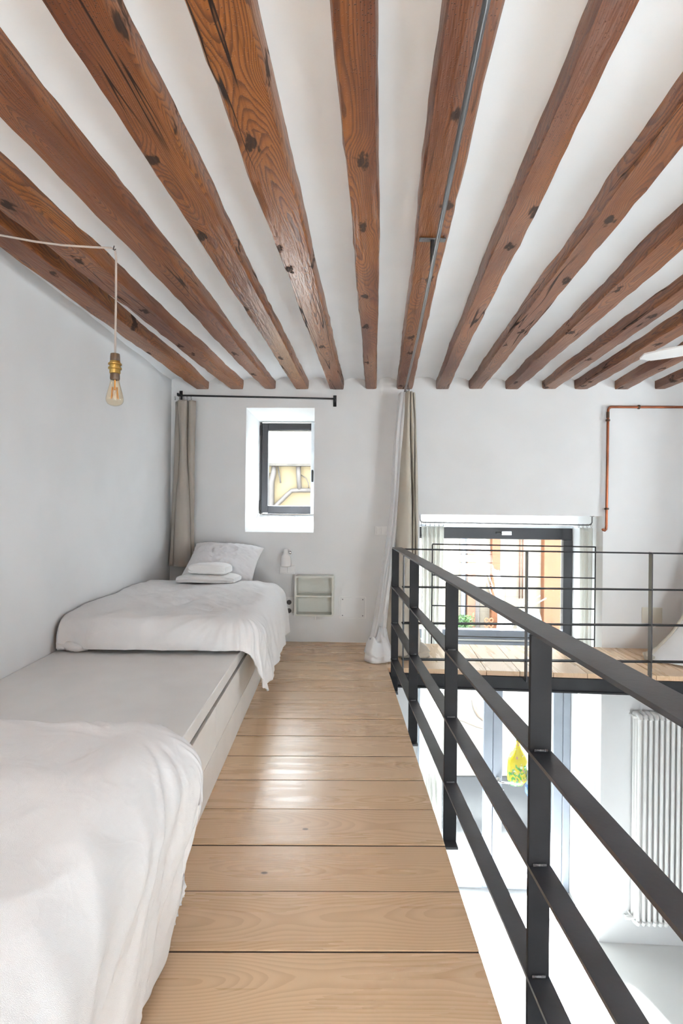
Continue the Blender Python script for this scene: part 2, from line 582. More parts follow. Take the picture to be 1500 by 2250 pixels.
def tag(o, label=None, cat=None, group=None, kind=None):
    if label:
        o['label'] = label
    if cat:
        o['category'] = cat
    if group:
        o['group'] = group
    if kind:
        o['kind'] = kind
    return o


def thing(name, loc, label, cat, group=None, kind=None):
    e = bpy.data.objects.new(name, None)
    e.empty_display_size = 0.1
    e.location = loc
    col.objects.link(e)
    return tag(e, label, cat, group, kind)


def solid(o, th, off=-1.0):
    md = o.modifiers.new('thickness', 'SOLIDIFY')
    md.thickness = th
    md.offset = off
    return o


def fbm(x, y, z=0.0, oct=4):
    return noise.fractal(Vector((x, y, z)), 1.0, 2.0, oct, noise_basis='PERLIN_ORIGINAL')


def sstep(a, b, v):
    t = max(0.0, min(1.0, (v - a) / (b - a)))
    return t * t * (3 - 2 * t)


def wall_y(x, off=0.0):
    """depth of the inner face of the slightly skewed back wall at x"""
    return 4.86 - 0.058 * x + off


WROT = math.atan(-0.058)


def on_wall(x, off, z):
    """local frame on the back wall: fn(dx, dy, dz) with dy pointing into the wall"""
    c, s = math.cos(WROT), math.sin(WROT)
    X, Y = x, wall_y(x, off)
    return lambda dx, dy, dz: (X + dx * c - dy * s, Y + dx * s + dy * c, z + dz)


def W(x, off, z):
    return (x, wall_y(x, off), z)


# ------------------------------------------------------------------ the setting
XL, XR, YR = -1.43, 3.85, -3.35
ZC, ZF = 2.16, -2.46          # underside of the beams, floor of the lower level
FX = 0.385                    # edge of the loft walkway


def wall_quad(mb, pts):
    mb.add(pts, [tuple(range(len(pts)))])


# back wall: face cells around the two openings, reveals, outer face
o1 = (-0.777, -0.187, 0.932, 2.000)        # small window, inner face
o1b = (-0.722, -0.200, 1.080, 1.950)       # small window, at the frame
o2 = (0.715, 2.235, ZF, 1.098)             # tall opening
OW = 0.50                                   # where the small window frame sits
OD = 0.68                                   # where the tall opening ends
xs = [XL - 0.2, o1[0], o1[1], o2[0], o2[1], XR + 0.2]
zs = [ZF - 0.1, o1[2], o2[3], o1[3], 2.62]
mb = MB()
for i in range(5):
    for j in range(4):
        hole1 = i == 1 and j in (1, 2)
        hole2 = i == 3 and j in (0, 1)
        if not (hole1 or hole2):
            wall_quad(mb, [W(xs[i], 0, zs[j]), W(xs[i + 1], 0, zs[j]), W(xs[i + 1], 0, zs[j + 1]), W(xs[i], 0, zs[j + 1])])
            wall_quad(mb, [W(xs[i], OD, zs[j + 1]), W(xs[i + 1], OD, zs[j + 1]), W(xs[i + 1], OD, zs[j]), W(xs[i], OD, zs[j])])
A = [W(o1[0], 0, o1[2]), W(o1[1], 0, o1[2]), W(o1[1], 0, o1[3]), W(o1[0], 0, o1[3])]
B = [W(o1b[0], OW, o1b[2]), W(o1b[1], OW, o1b[2]), W(o1b[1], OW, o1b[3]), W(o1b[0], OW, o1b[3])]
Cc = [W(o1[0], OD, o1[2]), W(o1[1], OD, o1[2]), W(o1[1], OD, o1[3]), W(o1[0], OD, o1[3])]
for k in range(4):
    wall_quad(mb, [A[k], A[(k + 1) % 4], B[(k + 1) % 4], B[k]])
    wall_quad(mb, [B[k], B[(k + 1) % 4], Cc[(k + 1) % 4], Cc[k]])
for x in (o2[0], o2[1]):
    wall_quad(mb, [W(x, 0, ZF - .1), W(x, OD, ZF - .1), W(x, OD, o2[3]), W(x, 0, o2[3])])
wall_quad(mb, [W(o2[0], 0, o2[3]), W(o2[1], 0, o2[3]), W(o2[1], OD, o2[3]), W(o2[0], OD, o2[3])])
tag(mb.build('wall_back', 'plaster'), 'white plastered back wall with a small window and a tall opening', kind='structure')

tag(MB().box((XL - 0.25, YR - 0.2, ZF - 0.1), (XL, 5.1, 2.62)).build('wall_left', 'plaster'),
    'smooth white plastered wall along the beds', kind='structure')


def holed_wall(name, axis, at, thick, lo, hi, holes, label):
    """wall made of cells with window holes; axis 'x' = wall runs in x at y=at"""
    us = sorted({lo[0], hi[0]} | {h[0] for h in holes} | {h[1] for h in holes})
    ws = sorted({lo[1], hi[1]} | {h[2] for h in holes} | {h[3] for h in holes})
    mb = MB()
    for i in range(len(us) - 1):
        for j in range(len(ws) - 1):
            cu, cw = (us[i] + us[i + 1]) / 2, (ws[j] + ws[j + 1]) / 2
            if any(h[0] < cu < h[1] and h[2] < cw < h[3] for h in holes):
                continue
            if axis == 'x':
                mb.box((us[i], at, ws[j]), (us[i + 1], at + thick, ws[j + 1]))
            else:
                mb.box((at, us[i], ws[j]), (at + thick, us[i + 1], ws[j + 1]))
    return tag(mb.build(name, 'plaster'), label, kind='structure')


holed_wall('wall_rear', 'x', YR - 0.25, 0.25, (XL - 0.2, ZF - 0.1), (XR + 0.2, 2.62),
           [(1.6, 2.8, -0.9, 1.2)], 'white plastered rear wall with one added tall window')
holed_wall('wall_right', 'y', XR, 0.25, (YR - 0.2, ZF - 0.1), (4.9, 2.62),
           [(2.3, 3.5, 1.0, 1.7)], 'white plastered wall across the void with an added small window')

# lower floor of polished concrete, running out to the door sill
tag(MB().box((XL - 0.2, YR - 0.2, ZF - 0.12), (XR + 0.2, 5.50, ZF)).build('floor_lower', 'concrete'),
    'pale polished concrete floor of the storey below', kind='structure')

# ------------------------------------------------------------------ loft floor: planks
PY0, PW = 1.473, 0.2318
fl = tag(MB().box((XL, YR, -0.11), (FX - 0.012, 4.88, -0.034)).build('floor', 'subfloor'),
         'loft floor of wide pale pine planks beside the beds', kind='structure')
pm = None
k0 = -21
for k in range(k0, 15):
    y0, y1 = PY0 + k * PW, PY0 + (k + 1) * PW
    if y0 < YR:
        continue
    if k == 14:
        y1 = 4.87
    if pm is None or k == 14:
        o = MB().bbox((XL, y0 + 0.0030, -0.033), (FX, y1 - 0.0030, 0.0), 0.0010).build('plank', 'plank', fl)
        if k != 14:
            pm = o
    else:
        o = pm.copy()
        col.objects.link(o)
        o.parent = fl
        o.location.y = pm.location.y + (y0 - (PY0 + kfirst * PW))
    if pm is o:
        kfirst = k
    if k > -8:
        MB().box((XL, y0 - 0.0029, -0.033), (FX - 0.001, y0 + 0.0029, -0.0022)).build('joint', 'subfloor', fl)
    o.location.z += random.uniform(-0.0012, 0.0012)

# bridge floor along the back wall: planks laid the other way


def bridge_front(x):
    return 4.095 - 0.085 * (x - FX)


mb = MB()
mb.add([(FX, bridge_front(FX) + .02, -0.10), (XR, bridge_front(XR) + .02, -0.10), W(XR, 0, -0.10), W(FX, 0, -0.10),
        (FX, bridge_front(FX) + .02, -0.035), (XR, bridge_front(XR) + .02, -0.035), W(XR, 0, -0.035), W(FX, 0, -0.035)],
       [(3, 2, 1, 0), (4, 5, 6, 7), (0, 1, 5, 4), (1, 2, 6, 5), (2, 3, 7, 6), (3, 0, 4, 7)])
br = tag(mb.build('floor_bridge', 'subfloor'), 'plank bridge floor in front of the tall opening', kind='structure')
x = FX + 0.004
while x < XR - 0.02:
    x1 = min(x + 0.2318, XR)
    q = []
    for zz, e in ((-0.033, 0), (0.0, 0.0)):
        ya, yb = bridge_front(x), bridge_front(x1)
        sk = 0.075
        q += [(x + .002, ya, zz), (x1 - .002, yb, zz), (x1 - .002 + sk * .75, wall_y(x1) + .01, zz), (x + .002 + sk * .75, wall_y(x) + .01, zz)]
    MB().add(q, [(3, 2, 1, 0), (4, 5, 6, 7), (0, 1, 5, 4), (1, 2, 6, 5), (2, 3, 7, 6), (3, 0, 4, 7)]).build('plank', 'plank_y', br)
    x = x1
# filler plank closing the corner beside the walkway
MB().add([(FX, bridge_front(FX), -0.033), (FX + .006, bridge_front(FX), -0.033), (FX + .058, wall_y(FX), -0.033), (FX, wall_y(FX), -0.033),
          (FX, bridge_front(FX), -0.001), (FX + .006, bridge_front(FX), -0.001), (FX + .058, wall_y(FX), -0.001), (FX, wall_y(FX), -0.001)],
         [(3, 2, 1, 0), (4, 5, 6, 7), (0, 1, 5, 4), (1, 2, 6, 5), (2, 3, 7, 6), (3, 0, 4, 7)]).build('plank', 'plank_y', br)

# steel channel carrying the bridge
sb = MB()


def chan(a, b, z0, z1):
    """piece of the channel between depth offsets a and b behind the bridge edge"""
    x0, x1 = FX + 0.004, XR
    vs = []
    for zz in (z0, z1):
        vs += [(x0, bridge_front(x0) + a, zz), (x1, bridge_front(x1) + a, zz), (x1, bridge_front(x1) + b, zz), (x0, bridge_front(x0) + b, zz)]
    sb.add(vs, [(3, 2, 1, 0), (4, 5, 6, 7), (0, 1, 5, 4), (1, 2, 6, 5), (2, 3, 7, 6), (3, 0, 4, 7)])


chan(-0.012, 0.05, -0.048, -0.036)
chan(0.012, 0.022, -0.126, -0.048)
chan(-0.012, 0.05, -0.138, -0.126)
tag(sb.build('steel_beam', 'black_steel'), 'black steel channel beam under the front edge of the plank bridge', 'beam')

# ------------------------------------------------------------------ ceiling beams and vaults
# (x at the wall, x further forward, y further forward) for the left and right lower edges
BE = [((-1.222, -1.336, 2.25), (-1.098, -1.220, 2.10)),
      ((-0.922, -1.165, 1.97), (-0.808, -1.045, 1.77)),
      ((-0.628, -0.895, 1.507), (-0.520, -0.770, 1.266)),
      ((-0.355, -0.606, 1.139), (-0.242, -0.472, 1.138)),
      ((-0.065, -0.318, 1.136), (0.059, -0.186, 1.134)),
      ((0.247, -0.024, 1.133), (0.345, 0.078, 1.131)),
      ((0.512, 0.208, 1.130), (0.643, 0.333, 1.129)),
      ((0.836, 0.512, 1.127), (0.944, 0.600, 1.126)),
      ((1.117, 0.839, 1.391), (1.228, 0.960, 1.589)),
      ((1.418, 1.208, 1.996), (1.532, 1.341, 2.213)),
      ((1.722, 1.561, 2.574), (1.839, 1.660, 2.724)),
      ((1.990, 1.862, 3.10), (2.104, 1.978, 3.10)),
      ((2.315, 2.200, 3.60), (2.425, 2.318, 3.60)),
      ((2.640, 2.535, 3.60), (2.735, 2.640, 3.60)),
      ((2.925, 2.825, 3.60), (3.035, 2.935, 3.60)),
      ((3.235, 3.135, 3.60), (3.345, 3.245, 3.60)),
      ((3.545, 3.445, 3.60), (3.655, 3.555, 3.60))]
BW = 4.86


def edge_x(e, y):
    xw, xf, yf = e
    yw = wall_y(xw)
    return xw + (xf - xw) * (yw - y) / (yw - yf)


ORD = ['first', 'second', 'third', 'fourth', 'fifth', 'sixth', 'seventh', 'eighth', 'ninth', 'tenth', 'eleventh',
       'twelfth', 'thirteenth', 'fourteenth', 'fifteenth', 'sixteenth', 'seventeenth']
NOTE = ['thin and ragged, running into the top of the left wall', 'with a cord crossing under it', 'carrying the hook of the hanging bulb',
        'with a long drying crack', 'broad and dark with wormholes', 'narrow with a dark heart streak and one round knot',
        'with the curtain rail under it', 'with two big dark knots', 'long and pale, right of the big-knotted one', 'seen mostly side-on',
        'slim and orange brown', 'ending above the wide window', 'dark, by the white fan blade', 'short dark stub near the copper pipe',
        'last stub cut by the right edge', 'out by the right wall', 'beside the right wall']


def beam(i):
    L, R = BE[i]
    NS = 110
    ye, ys = wall_y((L[0] + R[0]) / 2) + 0.05, YR
    prof = [(-1, 0.17), (-1, 0.10), (-1, 0.045), (-1, 0.012), (-0.90, 0.0), (-0.45, 0.0), (0.0, 0.0), (0.45, 0.0), (0.90, 0.0), (1, 0.012), (1, 0.045), (1, 0.10), (1, 0.17)]
    P = []
    for s in range(NS + 1):
        t = s / NS
        y = ye + (ys - ye) * t
        xl, xr = edge_x(L, y), edge_x(R, y)
        # width grows a little towards the viewer, never past the measured taper
        if y < 0.6:
            m_ = (edge_x(L, 0.6) + edge_x(R, 0.6)) / 2 + (y - 0.6) * 0.075
            wd = edge_x(R, 0.6) - edge_x(L, 0.6)
            xl, xr = m_ - wd / 2, m_ + wd / 2
        xl += 0.008 * fbm(y * 1.1, i * 3.1, 1) + 0.0025 * fbm(y * 9, i, 2)
        xr += 0.008 * fbm(y * 1.1, i * 3.1, 5) + 0.0025 * fbm(y * 9, i, 6)
        zb = 0.006 * fbm(y * 0.8, i * 2.3, 9)
        c, h = (xl + xr) / 2, (xr - xl) / 2
        row = []
        for q, (u, dz) in enumerate(prof):
            e = 0.0022 * fbm(y * 14 + q * 7, i * 5.7, q, 2)
            rag = 0.006 * abs(fbm(y * 5, i * 1.7 + q, 4)) if 0.005 < dz < 0.03 or abs(u) == 0.9 else 0
            row.append((c + u * (h - rag) + e, y, ZC + dz + zb + rag * (abs(u) == 0.9) + 0.5 * e))
        P.append(row)
    mb = MB().grid(P)
    n = len(prof)
    mb.f.append(tuple(range(n))[::-1])
    mb.f.append(tuple(NS * n + k for k in range(n)))
    c0 = (edge_x(L, ye) + edge_x(R, ye)) / 2
    o = mb.build('ceiling_beam', 'beam', smooth=True, origin=(c0, ye, ZC), angle=0.7)
    return tag(o, f'old brown wooden ceiling beam, {ORD[i]} from the left wall, {NOTE[i]}', 'beam', 'old wooden ceiling beams')


for i in range(len(BE)):
    beam(i)

# plaster vaults between the beams
NSY = 70
rows = []
for s in range(NSY + 1):
    y0 = 4.95 + (YR - 0.05 - 4.95) * s / NSY
    row = []
    edges = [(None, BE[0][0])] + [(BE[i][1], BE[i + 1][0]) for i in range(len(BE) - 1)] + [(BE[-1][1], None)]
    for a, b in edges:
        def ex(e, other):
            y = max(y0, 0.6)
            xx = edge_x(e, y)
            return xx + (y0 - y) * 0.075 if y0 < 0.6 else xx
        xa = ex(a, b) - 0.035 if a else XL - 0.05
        xb = ex(b, a) + 0.035 if b else XR + 0.05
        if not a:
            xa = min(xa, xb - 0.02)
        wdt = xb - xa
        for k in range(13):
            u = k / 12
            base = 0.048 + 0.012 * fbm(y0 * 2.0, xa * 4 + k * .1, 3)
            rise = 0.050 * (1 - (2 * u - 1) ** 2) * min(1.0, wdt / 0.2)
            row.append((xa + wdt * u, y0, ZC + base + rise + 0.004 * fbm(xa * 3 + u * 2, y0 * 2.5, 7)))
    rows.append(row)
cg = MB().grid(rows)
SKX0, SKX1, SKY0, SKY1 = -1.35, 0.25, -2.6, -0.5
cg.f = [q for q in cg.f if not all(SKX0 < cg.v[i][0] < SKX1 and SKY0 < cg.v[i][1] < SKY1 for i in q)]
tag(cg.build('ceiling', 'plaster_ceiling', smooth=True),
    'white plaster ceiling of shallow vaults between the wooden beams', kind='structure')

# added roof window letting fill light into the loft, behind the camera
sk = thing('window_4', ((SKX0 + SKX1) / 2, (SKY0 + SKY1) / 2, 2.34), 'added roof window over the loft, unseen behind the camera', None, kind='structure')
for (a, b) in (((SKX0 - .12, SKY0 - .2, 2.20), (SKX0 - .02, SKY1 + .2, 2.46)), ((SKX1 + .02, SKY0 - .2, 2.20), (SKX1 + .14, SKY1 + .2, 2.46)),
               ((SKX0 - .02, SKY0 - .2, 2.20), (SKX1 + .02, SKY0 - .02, 2.46)), ((SKX0 - .02, SKY1 + .02, 2.20), (SKX1 + .02, SKY1 + .2, 2.46))):
    MB().box(a, b).build('lining', 'white_paint', sk)
MB().box((SKX0 - .02, SKY0 - .02, 2.42), (SKX1 + .02, SKY1 + .02, 2.426)).build('pane', 'pane_glass', sk)
# ------------------------------------------------------------------ small window
win = thing('window_1', W(-0.46, OW, 1.08), 'small dark framed window in a deep white reveal above the bed', None, kind='structure')


def bar(parent, name, mat, x0, x1, z0, z1, off, d, ch=0.004):
    f = on_wall((x0 + x1) / 2, off, (z0 + z1) / 2)
    hx, hz = (x1 - x0) / 2, (z1 - z0) / 2
    return MB().bbox((-hx, 0, -hz), (hx, d, hz), ch, f).build(name, mat, parent)


fx0, fx1, fz0, fz1 = o1b[0] + .001, o1b[1] - .001, o1b[2] + .001, o1b[3] - .001
bar(win, 'frame_stile', 'dark_frame', fx0, fx0 + 0.020, fz0, fz1, OW - .012, 0.07)
bar(win, 'sash_stile', 'dark_frame', fx0 + 0.021, fx0 + 0.080, fz0 + .012, fz1 - .012, OW - .03, 0.07)
bar(win, 'sash_rail', 'dark_frame', fx0 + 0.080, fx1 - 0.036, fz1 - 0.080, fz1 - .012, OW - .03, 0.07)
bar(win, 'sash_rail', 'dark_frame', fx0 + 0.080, fx1 - 0.036, fz0 + .004, fz0 + 0.080, OW - .03, 0.07)
tag(bar(win, 'sash_stile', 'pale_frame', fx1 - 0.036, fx1, fz0, fz1, OW - .03, 0.07), 'closing stile, its glare painted in as pale grey')  # daylight glare on this stile is painted in by the pale colour
bar(win, 'frame_rail', 'dark_frame', fx0 + 0.021, fx1 - 0.037, fz0, fz0 + 0.011, OW + .045, 0.025)
bar(win, 'frame_rail', 'dark_frame', fx0 + 0.021, fx1 - 0.037, fz1 - 0.0125, fz1, OW + .045, 0.025)
bar(win, 'pane', 'pane_glass', fx0 + 0.078, fx1 - 0.034, fz0 + 0.078, fz1 - 0.078, OW + .005, 0.006, .001)
hb = bar(win, 'hinge', 'black_steel', fx0 - .000, fx0 + 0.021, fz1 - 0.13, fz1 - 0.03, OW - .032, 0.02)
hb = bar(win, 'hinge', 'black_steel', fx0 - .000, fx0 + 0.021, fz0 + 0.03, fz0 + 0.13, OW - .032, 0.02)
hn = bar(win, 'handle', 'black_steel', fx1 - 0.030, fx1 - 0.012, 1.465, 1.500, OW - .045, 0.015)
bar(win, 'handle', 'black_steel', fx1 - 0.028, fx1 - 0.010, 1.385, 1.490, OW - .065, 0.02)

# ------------------------------------------------------------------ tall opening: upper window, doors below
w2 = thing('window_2', W(1.5, 0.60, -0.2), 'wide dark framed window in the tall opening behind the plank bridge', None, kind='structure')
bar(w2, 'frame_rail', 'dark_frame', 0.718, 2.232, 0.865, 0.972, 0.60, 0.07)
bar(w2, 'head_trim', 'pale_frame', 0.718, 2.232, 0.974, 1.000, 0.585, 0.08)
bar(w2, 'transom_pane', 'pane_glass', 0.72, 2.232, 1.001, 1.095, 0.63, 0.006, .001)
bar(w2, 'frame_stile', 'dark_frame', 2.150, 2.232, -0.17, 0.864, 0.60, 0.07)
bar(w2, 'frame_stile', 'dark_frame', 0.718, 0.775, -0.17, 0.864, 0.60, 0.07)
bar(w2, 'frame_rail', 'glare_frame', 0.776, 2.149, -0.085, 0.005, 0.60, 0.07)
bar(w2, 'frame_rail', 'glare_frame', 0.776, 2.149, -0.30, -0.105, 0.585, 0.08)
bar(w2, 'bead', 'white_paint', 0.776, 2.149, -0.104, -0.086, 0.595, 0.06)
bar(w2, 'pane', 'pane_glass', 0.774, 2.151, 0.003, 0.867, 0.63, 0.006, .001)
lt = bar(w2, 'latch', 'black_steel', 1.515, 1.57, 0.915, 0.935, 0.588, 0.012)
bar(w2, 'latch', 'chrome', 1.57, 1.665, 0.905, 0.940, 0.583, 0.017)

d1 = thing('door_1', W(1.5, 0.60, ZF), 'pair of grey metal framed glass doors below the plank bridge', None, kind='structure')
bar(d1, 'frame_stile', 'glare_frame', 0.718, 0.775, ZF + .001, -0.302, 0.60, 0.07)
bar(d1, 'frame_stile', 'glare_frame', 2.165, 2.232, ZF + .001, -0.302, 0.60, 0.07)
for (a, b, hinge) in ((0.777, 1.513, 0), (1.517, 2.163, 1)):
    lf = thing('door_leaf', W((a + b) / 2, 0.60, ZF), None, None)
    lf.parent = d1
    lf.location = Vector(lf.location) - d1.location
    bar(lf, 'stile', 'glare_frame', a, a + 0.085, ZF + .012, -0.31, 0.605, 0.055)
    bar(lf, 'stile', 'glare_frame', b - 0.085, b, ZF + .012, -0.31, 0.605, 0.055)
    bar(lf, 'rail', 'glare_frame', a + 0.086, b - 0.086, ZF + .012, ZF + 0.125, 0.605, 0.055)
    bar(lf, 'rail', 'glare_frame', a + 0.086, b - 0.086, -0.40, -0.31, 0.605, 0.055)
    bar(lf, 'pane', 'pane_glass', a + 0.083, b - 0.083, ZF + 0.123, -0.398, 0.625, 0.006, .001)
    if hinge:
        f = on_wall(a + 0.045, 0.605, -1.41)
        MB().lathe([(0.024, -0.008), (0.024, 0.0)], f(0, 0, 0), 14, 'y').tube([f(0, 0, 0), f(0, -0.05, 0), f(0.02, -0.06, 0), f(0.13, -0.06, -0.005)], 0.009, 8).build('handle', 'chrome', lf, True, angle=0.6)
        f = on_wall(a + 0.045, 0.605, -1.50)
        MB().lathe([(0.018, -0.006), (0.018, 0.0)], f(0, 0, 0), 14, 'y').tube([f(0, 0, 0), f(0, -0.02, 0), f(0.01, -0.03, 0), f(0.05, -0.03, 0)], 0.006, 8).build('key', 'black_steel', lf, True, angle=0.6)

# added windows behind and beside the camera, for the fill lamps
for n_, (ax, at, u0, u1, z0, z1, lab) in enumerate(((0, YR - 0.12, 1.6, 2.8, -0.9, 1.2, 'added tall white window of the rear wall, out of view'),
                                                    (2, 0, 0, 0, 0, 0, ''), (1, XR + 0.10, 2.3, 3.5, 1.0, 1.7, 'added small white window of the side wall, out of view'))):
    if ax == 2:
        continue
    e = thing('window_%d' % (n_ + 3), (0, 0, 0), lab, None, kind='structure')

    def pc(a, b, c, d, nm, mt, th=0.05):
        if ax == 0:
            MB().bbox((a, at, c), (b, at + th, d), 0.004).build(nm, mt, e)
        else:
            MB().bbox((at, a, c), (at + th, b, d), 0.004).build(nm, mt, e)
    e.location = ((u0 + u1) / 2, at, z0) if ax == 0 else (at, (u0 + u1) / 2, z0)
    pc(u0, u0 + .06, z0, z1, 'frame_stile', 'white_paint')
    pc(u1 - .06, u1, z0, z1, 'frame_stile', 'white_paint')
    pc(u0 + .06, u1 - .06, z0, z0 + .06, 'frame_rail', 'white_paint')
    pc(u0 + .06, u1 - .06, z1 - .06, z1, 'frame_rail', 'white_paint')
    pc((u0 + u1) / 2 - .03, (u0 + u1) / 2 + .03, z0 + .06, z1 - .06, 'mullion', 'white_paint')
    pc(u0 + .06, (u0 + u1) / 2 - .03, z0 + .06, z1 - .06, 'pane', 'pane_glass', 0.006)
    pc((u0 + u1) / 2 + .03, u1 - .06, z0 + .06, z1 - .06, 'pane', 'pane_glass', 0.006)

# ------------------------------------------------------------------ storage platform
BX = -0.485
pl = thing('storage_platform', ((XL + BX) / 2, 2.0, 0), 'long white lacquered storage platform under both beds, with push-open drawers', 'platform')
PYE, PYS = 4.86, -1.30
MB().box((XL + .004, PYS, 0.001), (BX - 0.016, PYE, 0.335)).build('body', 'white_lacquer', pl)
MB().bbox((XL + .003, PYS - .002, 0.345), (BX, PYE + .002, 0.400), 0.003).build('top', 'white_lacquer', pl)
MB().bbox((BX - 0.016, PYS, 0.001), (BX - 0.001, PYE, 0.147), 0.001).build('plinth', 'white_lacquer', pl)
dm = None
DL = 1.165
for k in range(5):
    y1 = 2.362 + 2 * DL - k * DL
    if dm is None:
        dm = o = MB().bbox((BX - 0.016, y1 - DL + .0022, 0.1495), (BX - 0.001, y1 - .0022, 0.322), 0.0012).build('drawer_front', 'white_lacquer', pl)
    else:
        o = dm.copy()
        col.objects.link(o)
        o.parent = pl
        o.location.y = dm.location.y - k * DL
MB().box((BX - 0.016, PYS, 0.323), (BX - 0.014, PYE, 0.344)).build('finger_groove', 'shutter_grey', pl)


# ------------------------------------------------------------------ mattresses and duvets
def mattress(y0, y1, label):
    o = MB().bbox((XL + .012, y0, 0.401), (BX - 0.03, y1, 0.505), 0.03).build('mattress', 'towel_cloth')
    return tag(o, label, 'mattress', 'single mattresses')


mattress(2.99, 4.83, 'white single mattress hidden under the far duvet')
mattress(-0.36, 1.48, 'white single mattress hidden under the near duvet')


def duvet(x0, X1, yh, Yf, sgn, ztop, r, ovA, ovB, flare, seed, NA, NB, wr, zmin, swell, fold):
    """sheet draped over the mattress; a runs across, b runs from the head to the foot"""
    A_, B_ = X1 - x0, abs(Yf - yh)
    a = np.concatenate([np.linspace(0, A_, int(NA * .55), endpoint=False), np.linspace(A_, A_ + ovA, NA - int(NA * .55))])
    b = np.concatenate([np.linspace(0, B_, int(NB * .7), endpoint=False), np.linspace(B_, B_ + ovB, NB - int(NB * .7))])
    P = np.zeros((len(a), len(b), 3))
    for i, av in enumerate(a):
        for j, bv in enumerate(b):
            da, db = max(0.0, av - A_), max(0.0, bv - B_)
            if da > 0 and db > 0:
                kq = 1 - (0.42 if ovA > 0.5 else 0.16) * (da / ovA) * (db / ovB)
                da, db = da * kq, db * kq
            d = math.hypot(da, db)
            out, drop, ca, cb = 0.0, 0.0, 0.0, 0.0
            if d > 0:
                ca, cb = da / d, db / d
                q = r * math.pi / 2
                if d < q:
                    out, drop = r * math.sin(d / r), r * (1 - math.cos(d / r))
                else:
                    fl_ = flare * (0.6 + 0.8 * abs(fbm(bv * 2.2 + seed, av, 3, 2)))
                    out, drop = r + fl_ * (d - q), r + (d - q) * math.sqrt(1 - fl_ * fl_)
            x = x0 + min(av, A_) + out * ca
            y = yh + sgn * (min(bv, B_) + out * cb)
            u, w = av / (A_ + 0.05), bv / (B_ + 0.05)
            puff = swell * max(0.0, min(1, 4 * w * (1.08 - w))) ** 0.5 * max(0, min(1, 2.5 * (1.05 - u))) ** .5
            z = ztop + puff * (1 if d < 0.05 else max(0, 1 - (d - .05) / .1)) - drop
            P[i, j] = (x, y, z)
    gi = np.gradient(P, axis=0)
    gj = np.gradient(P, axis=1)
    N = np.cross(gi, gj)
    N /= np.linalg.norm(N, axis=2, keepdims=True) + 1e-9
    if N[4, 4, 2] < 0:
        N = -N
    for i, av in enumerate(a):
        for j, bv in enumerate(b):
            da, db = max(0.0, av - A_), max(0.0, bv - B_)
            # long folds that run down the overhang, soft creases on top
            g = sstep(-0.02, 0.30, av - A_)
            g0 = sstep(-0.22, 0.04, av - A_)
            gf = sstep(-0.04, 0.16, bv - B_)
            sl = bv + 0.55 * (av - A_)
            w1 = 1 - 2 * abs(fbm(sl * 2.6 + seed, av * 0.7, 2.0, 3))
            w1b = 1 - 2 * abs(fbm(sl * 5.0 + seed, av * 1.1, 6.0, 2))
            w2 = 1 - 2 * abs(fbm(av * 3.4 + seed, bv * 1.2, 12.0, 3))
            w3 = 1 - 2.2 * abs(fbm((av + bv * .7) * 1.5 + seed, (bv - av * .7) * 0.8, 21.0, 3))
            w4 = fbm(av * 2.2 + seed, bv * 1.6, 31.0, 3)
            w5 = 1 - 2.2 * abs(fbm((av - bv * .5) * 4.2 + seed, (bv + av * .5) * 1.6, 41.0, 3))
            # creases that fan out from the foot corner
            ex_, ey_ = av - (A_ - 0.03), bv - (B_ - 0.05)
            th, dd = math.atan2(ey_, ex_), math.hypot(ex_, ey_)
            fan = (1 - 2.2 * abs(fbm(math.cos(th) * 2.6 + seed, math.sin(th) * 2.6, dd * 0.9, 3))) * math.exp(-(dd / 0.55) ** 2) * sstep(0.03, 0.15, dd)
            cr_ = (1 - 3.0 * abs(fbm((av * .8 + bv * .45) * 3.1 + seed, (bv * .8 - av * .6) * 1.1, 57.0, 2)))
            dsp = wr * (g * 0.024 * w1 * fold + (0.25 * g0 + 0.75 * g) * 0.006 * w1b * fold + gf * 0.010 * w2 * (1 - g)
                        + (0.009 * w3 + 0.004 * w5) * (1 - .4 * g) + 0.010 * w4 + 0.010 * fan * (0.35 + 0.65 * max(g, gf)) + 0.006 * max(cr_, -0.3))
            p = P[i, j] + N[i, j] * dsp
            if p[0] < BX + 0.012 and p[2] < zmin:
                p[2] = zmin
            if p[2] < BX and False:
                pass
            if p[2] < zmin + 0.02 and p[0] < BX + 0.02:
                p[0] = max(p[0], x0)
            elif p[2] < 0.40:
                p[0] = max(p[0], BX + 0.016)
            p[2] = max(p[2], 0.022)
            p[0] = max(p[0], XL + 0.006)
            P[i, j] = p
    return P


P = duvet(XL + 0.02, -0.495, 4.42, 3.000, -1, 0.552, 0.100, 0.43, 0.190, 0.09, 3.3, 150, 200, 1.2, 0.412, 0.026, 0.75)
FAR = P.copy()
far = MB().grid(P).build('duvet', 'duvet_cloth', smooth=True)
solid(far, 0.010)
tag(far, 'white crumpled duvet on the far bed below the small window', 'duvet', 'white duvets')
# rolled corner of the cover tucked by the wall at the foot of the far bed
mb = MB()
pts = [(XL + 0.02 + 0.155 * t, 2.905 + 0.012 * math.sin(7 * t), 0.428 + 0.006 * math.sin(5 * t)) for t in np.linspace(0, 1, 14)]
rad = [0.013 + 0.011 * math.sin(math.pi * min(1, .25 + .8 * t)) + 0.004 * fbm(t * 9, 1, 1) for t in np.linspace(0, 1, 14)]
mb.tube(pts, rad, 14)
mb.build('tucked_corner', 'duvet_cloth', far, True)

P = duvet(XL + 0.02, -0.478, -0.6, 1.465, 1, 0.560, 0.105, 0.60, 0.22, -0.14, 8.1, 170, 260, 1.25, 0.412, 0.035, 0.75)
near = MB().grid(P).build('duvet', 'duvet_cloth', smooth=True)
solid(near, 0.010, 1.0)
tag(near, 'white rumpled duvet on the near bed, hanging almost to the floor', 'duvet', 'white duvets')


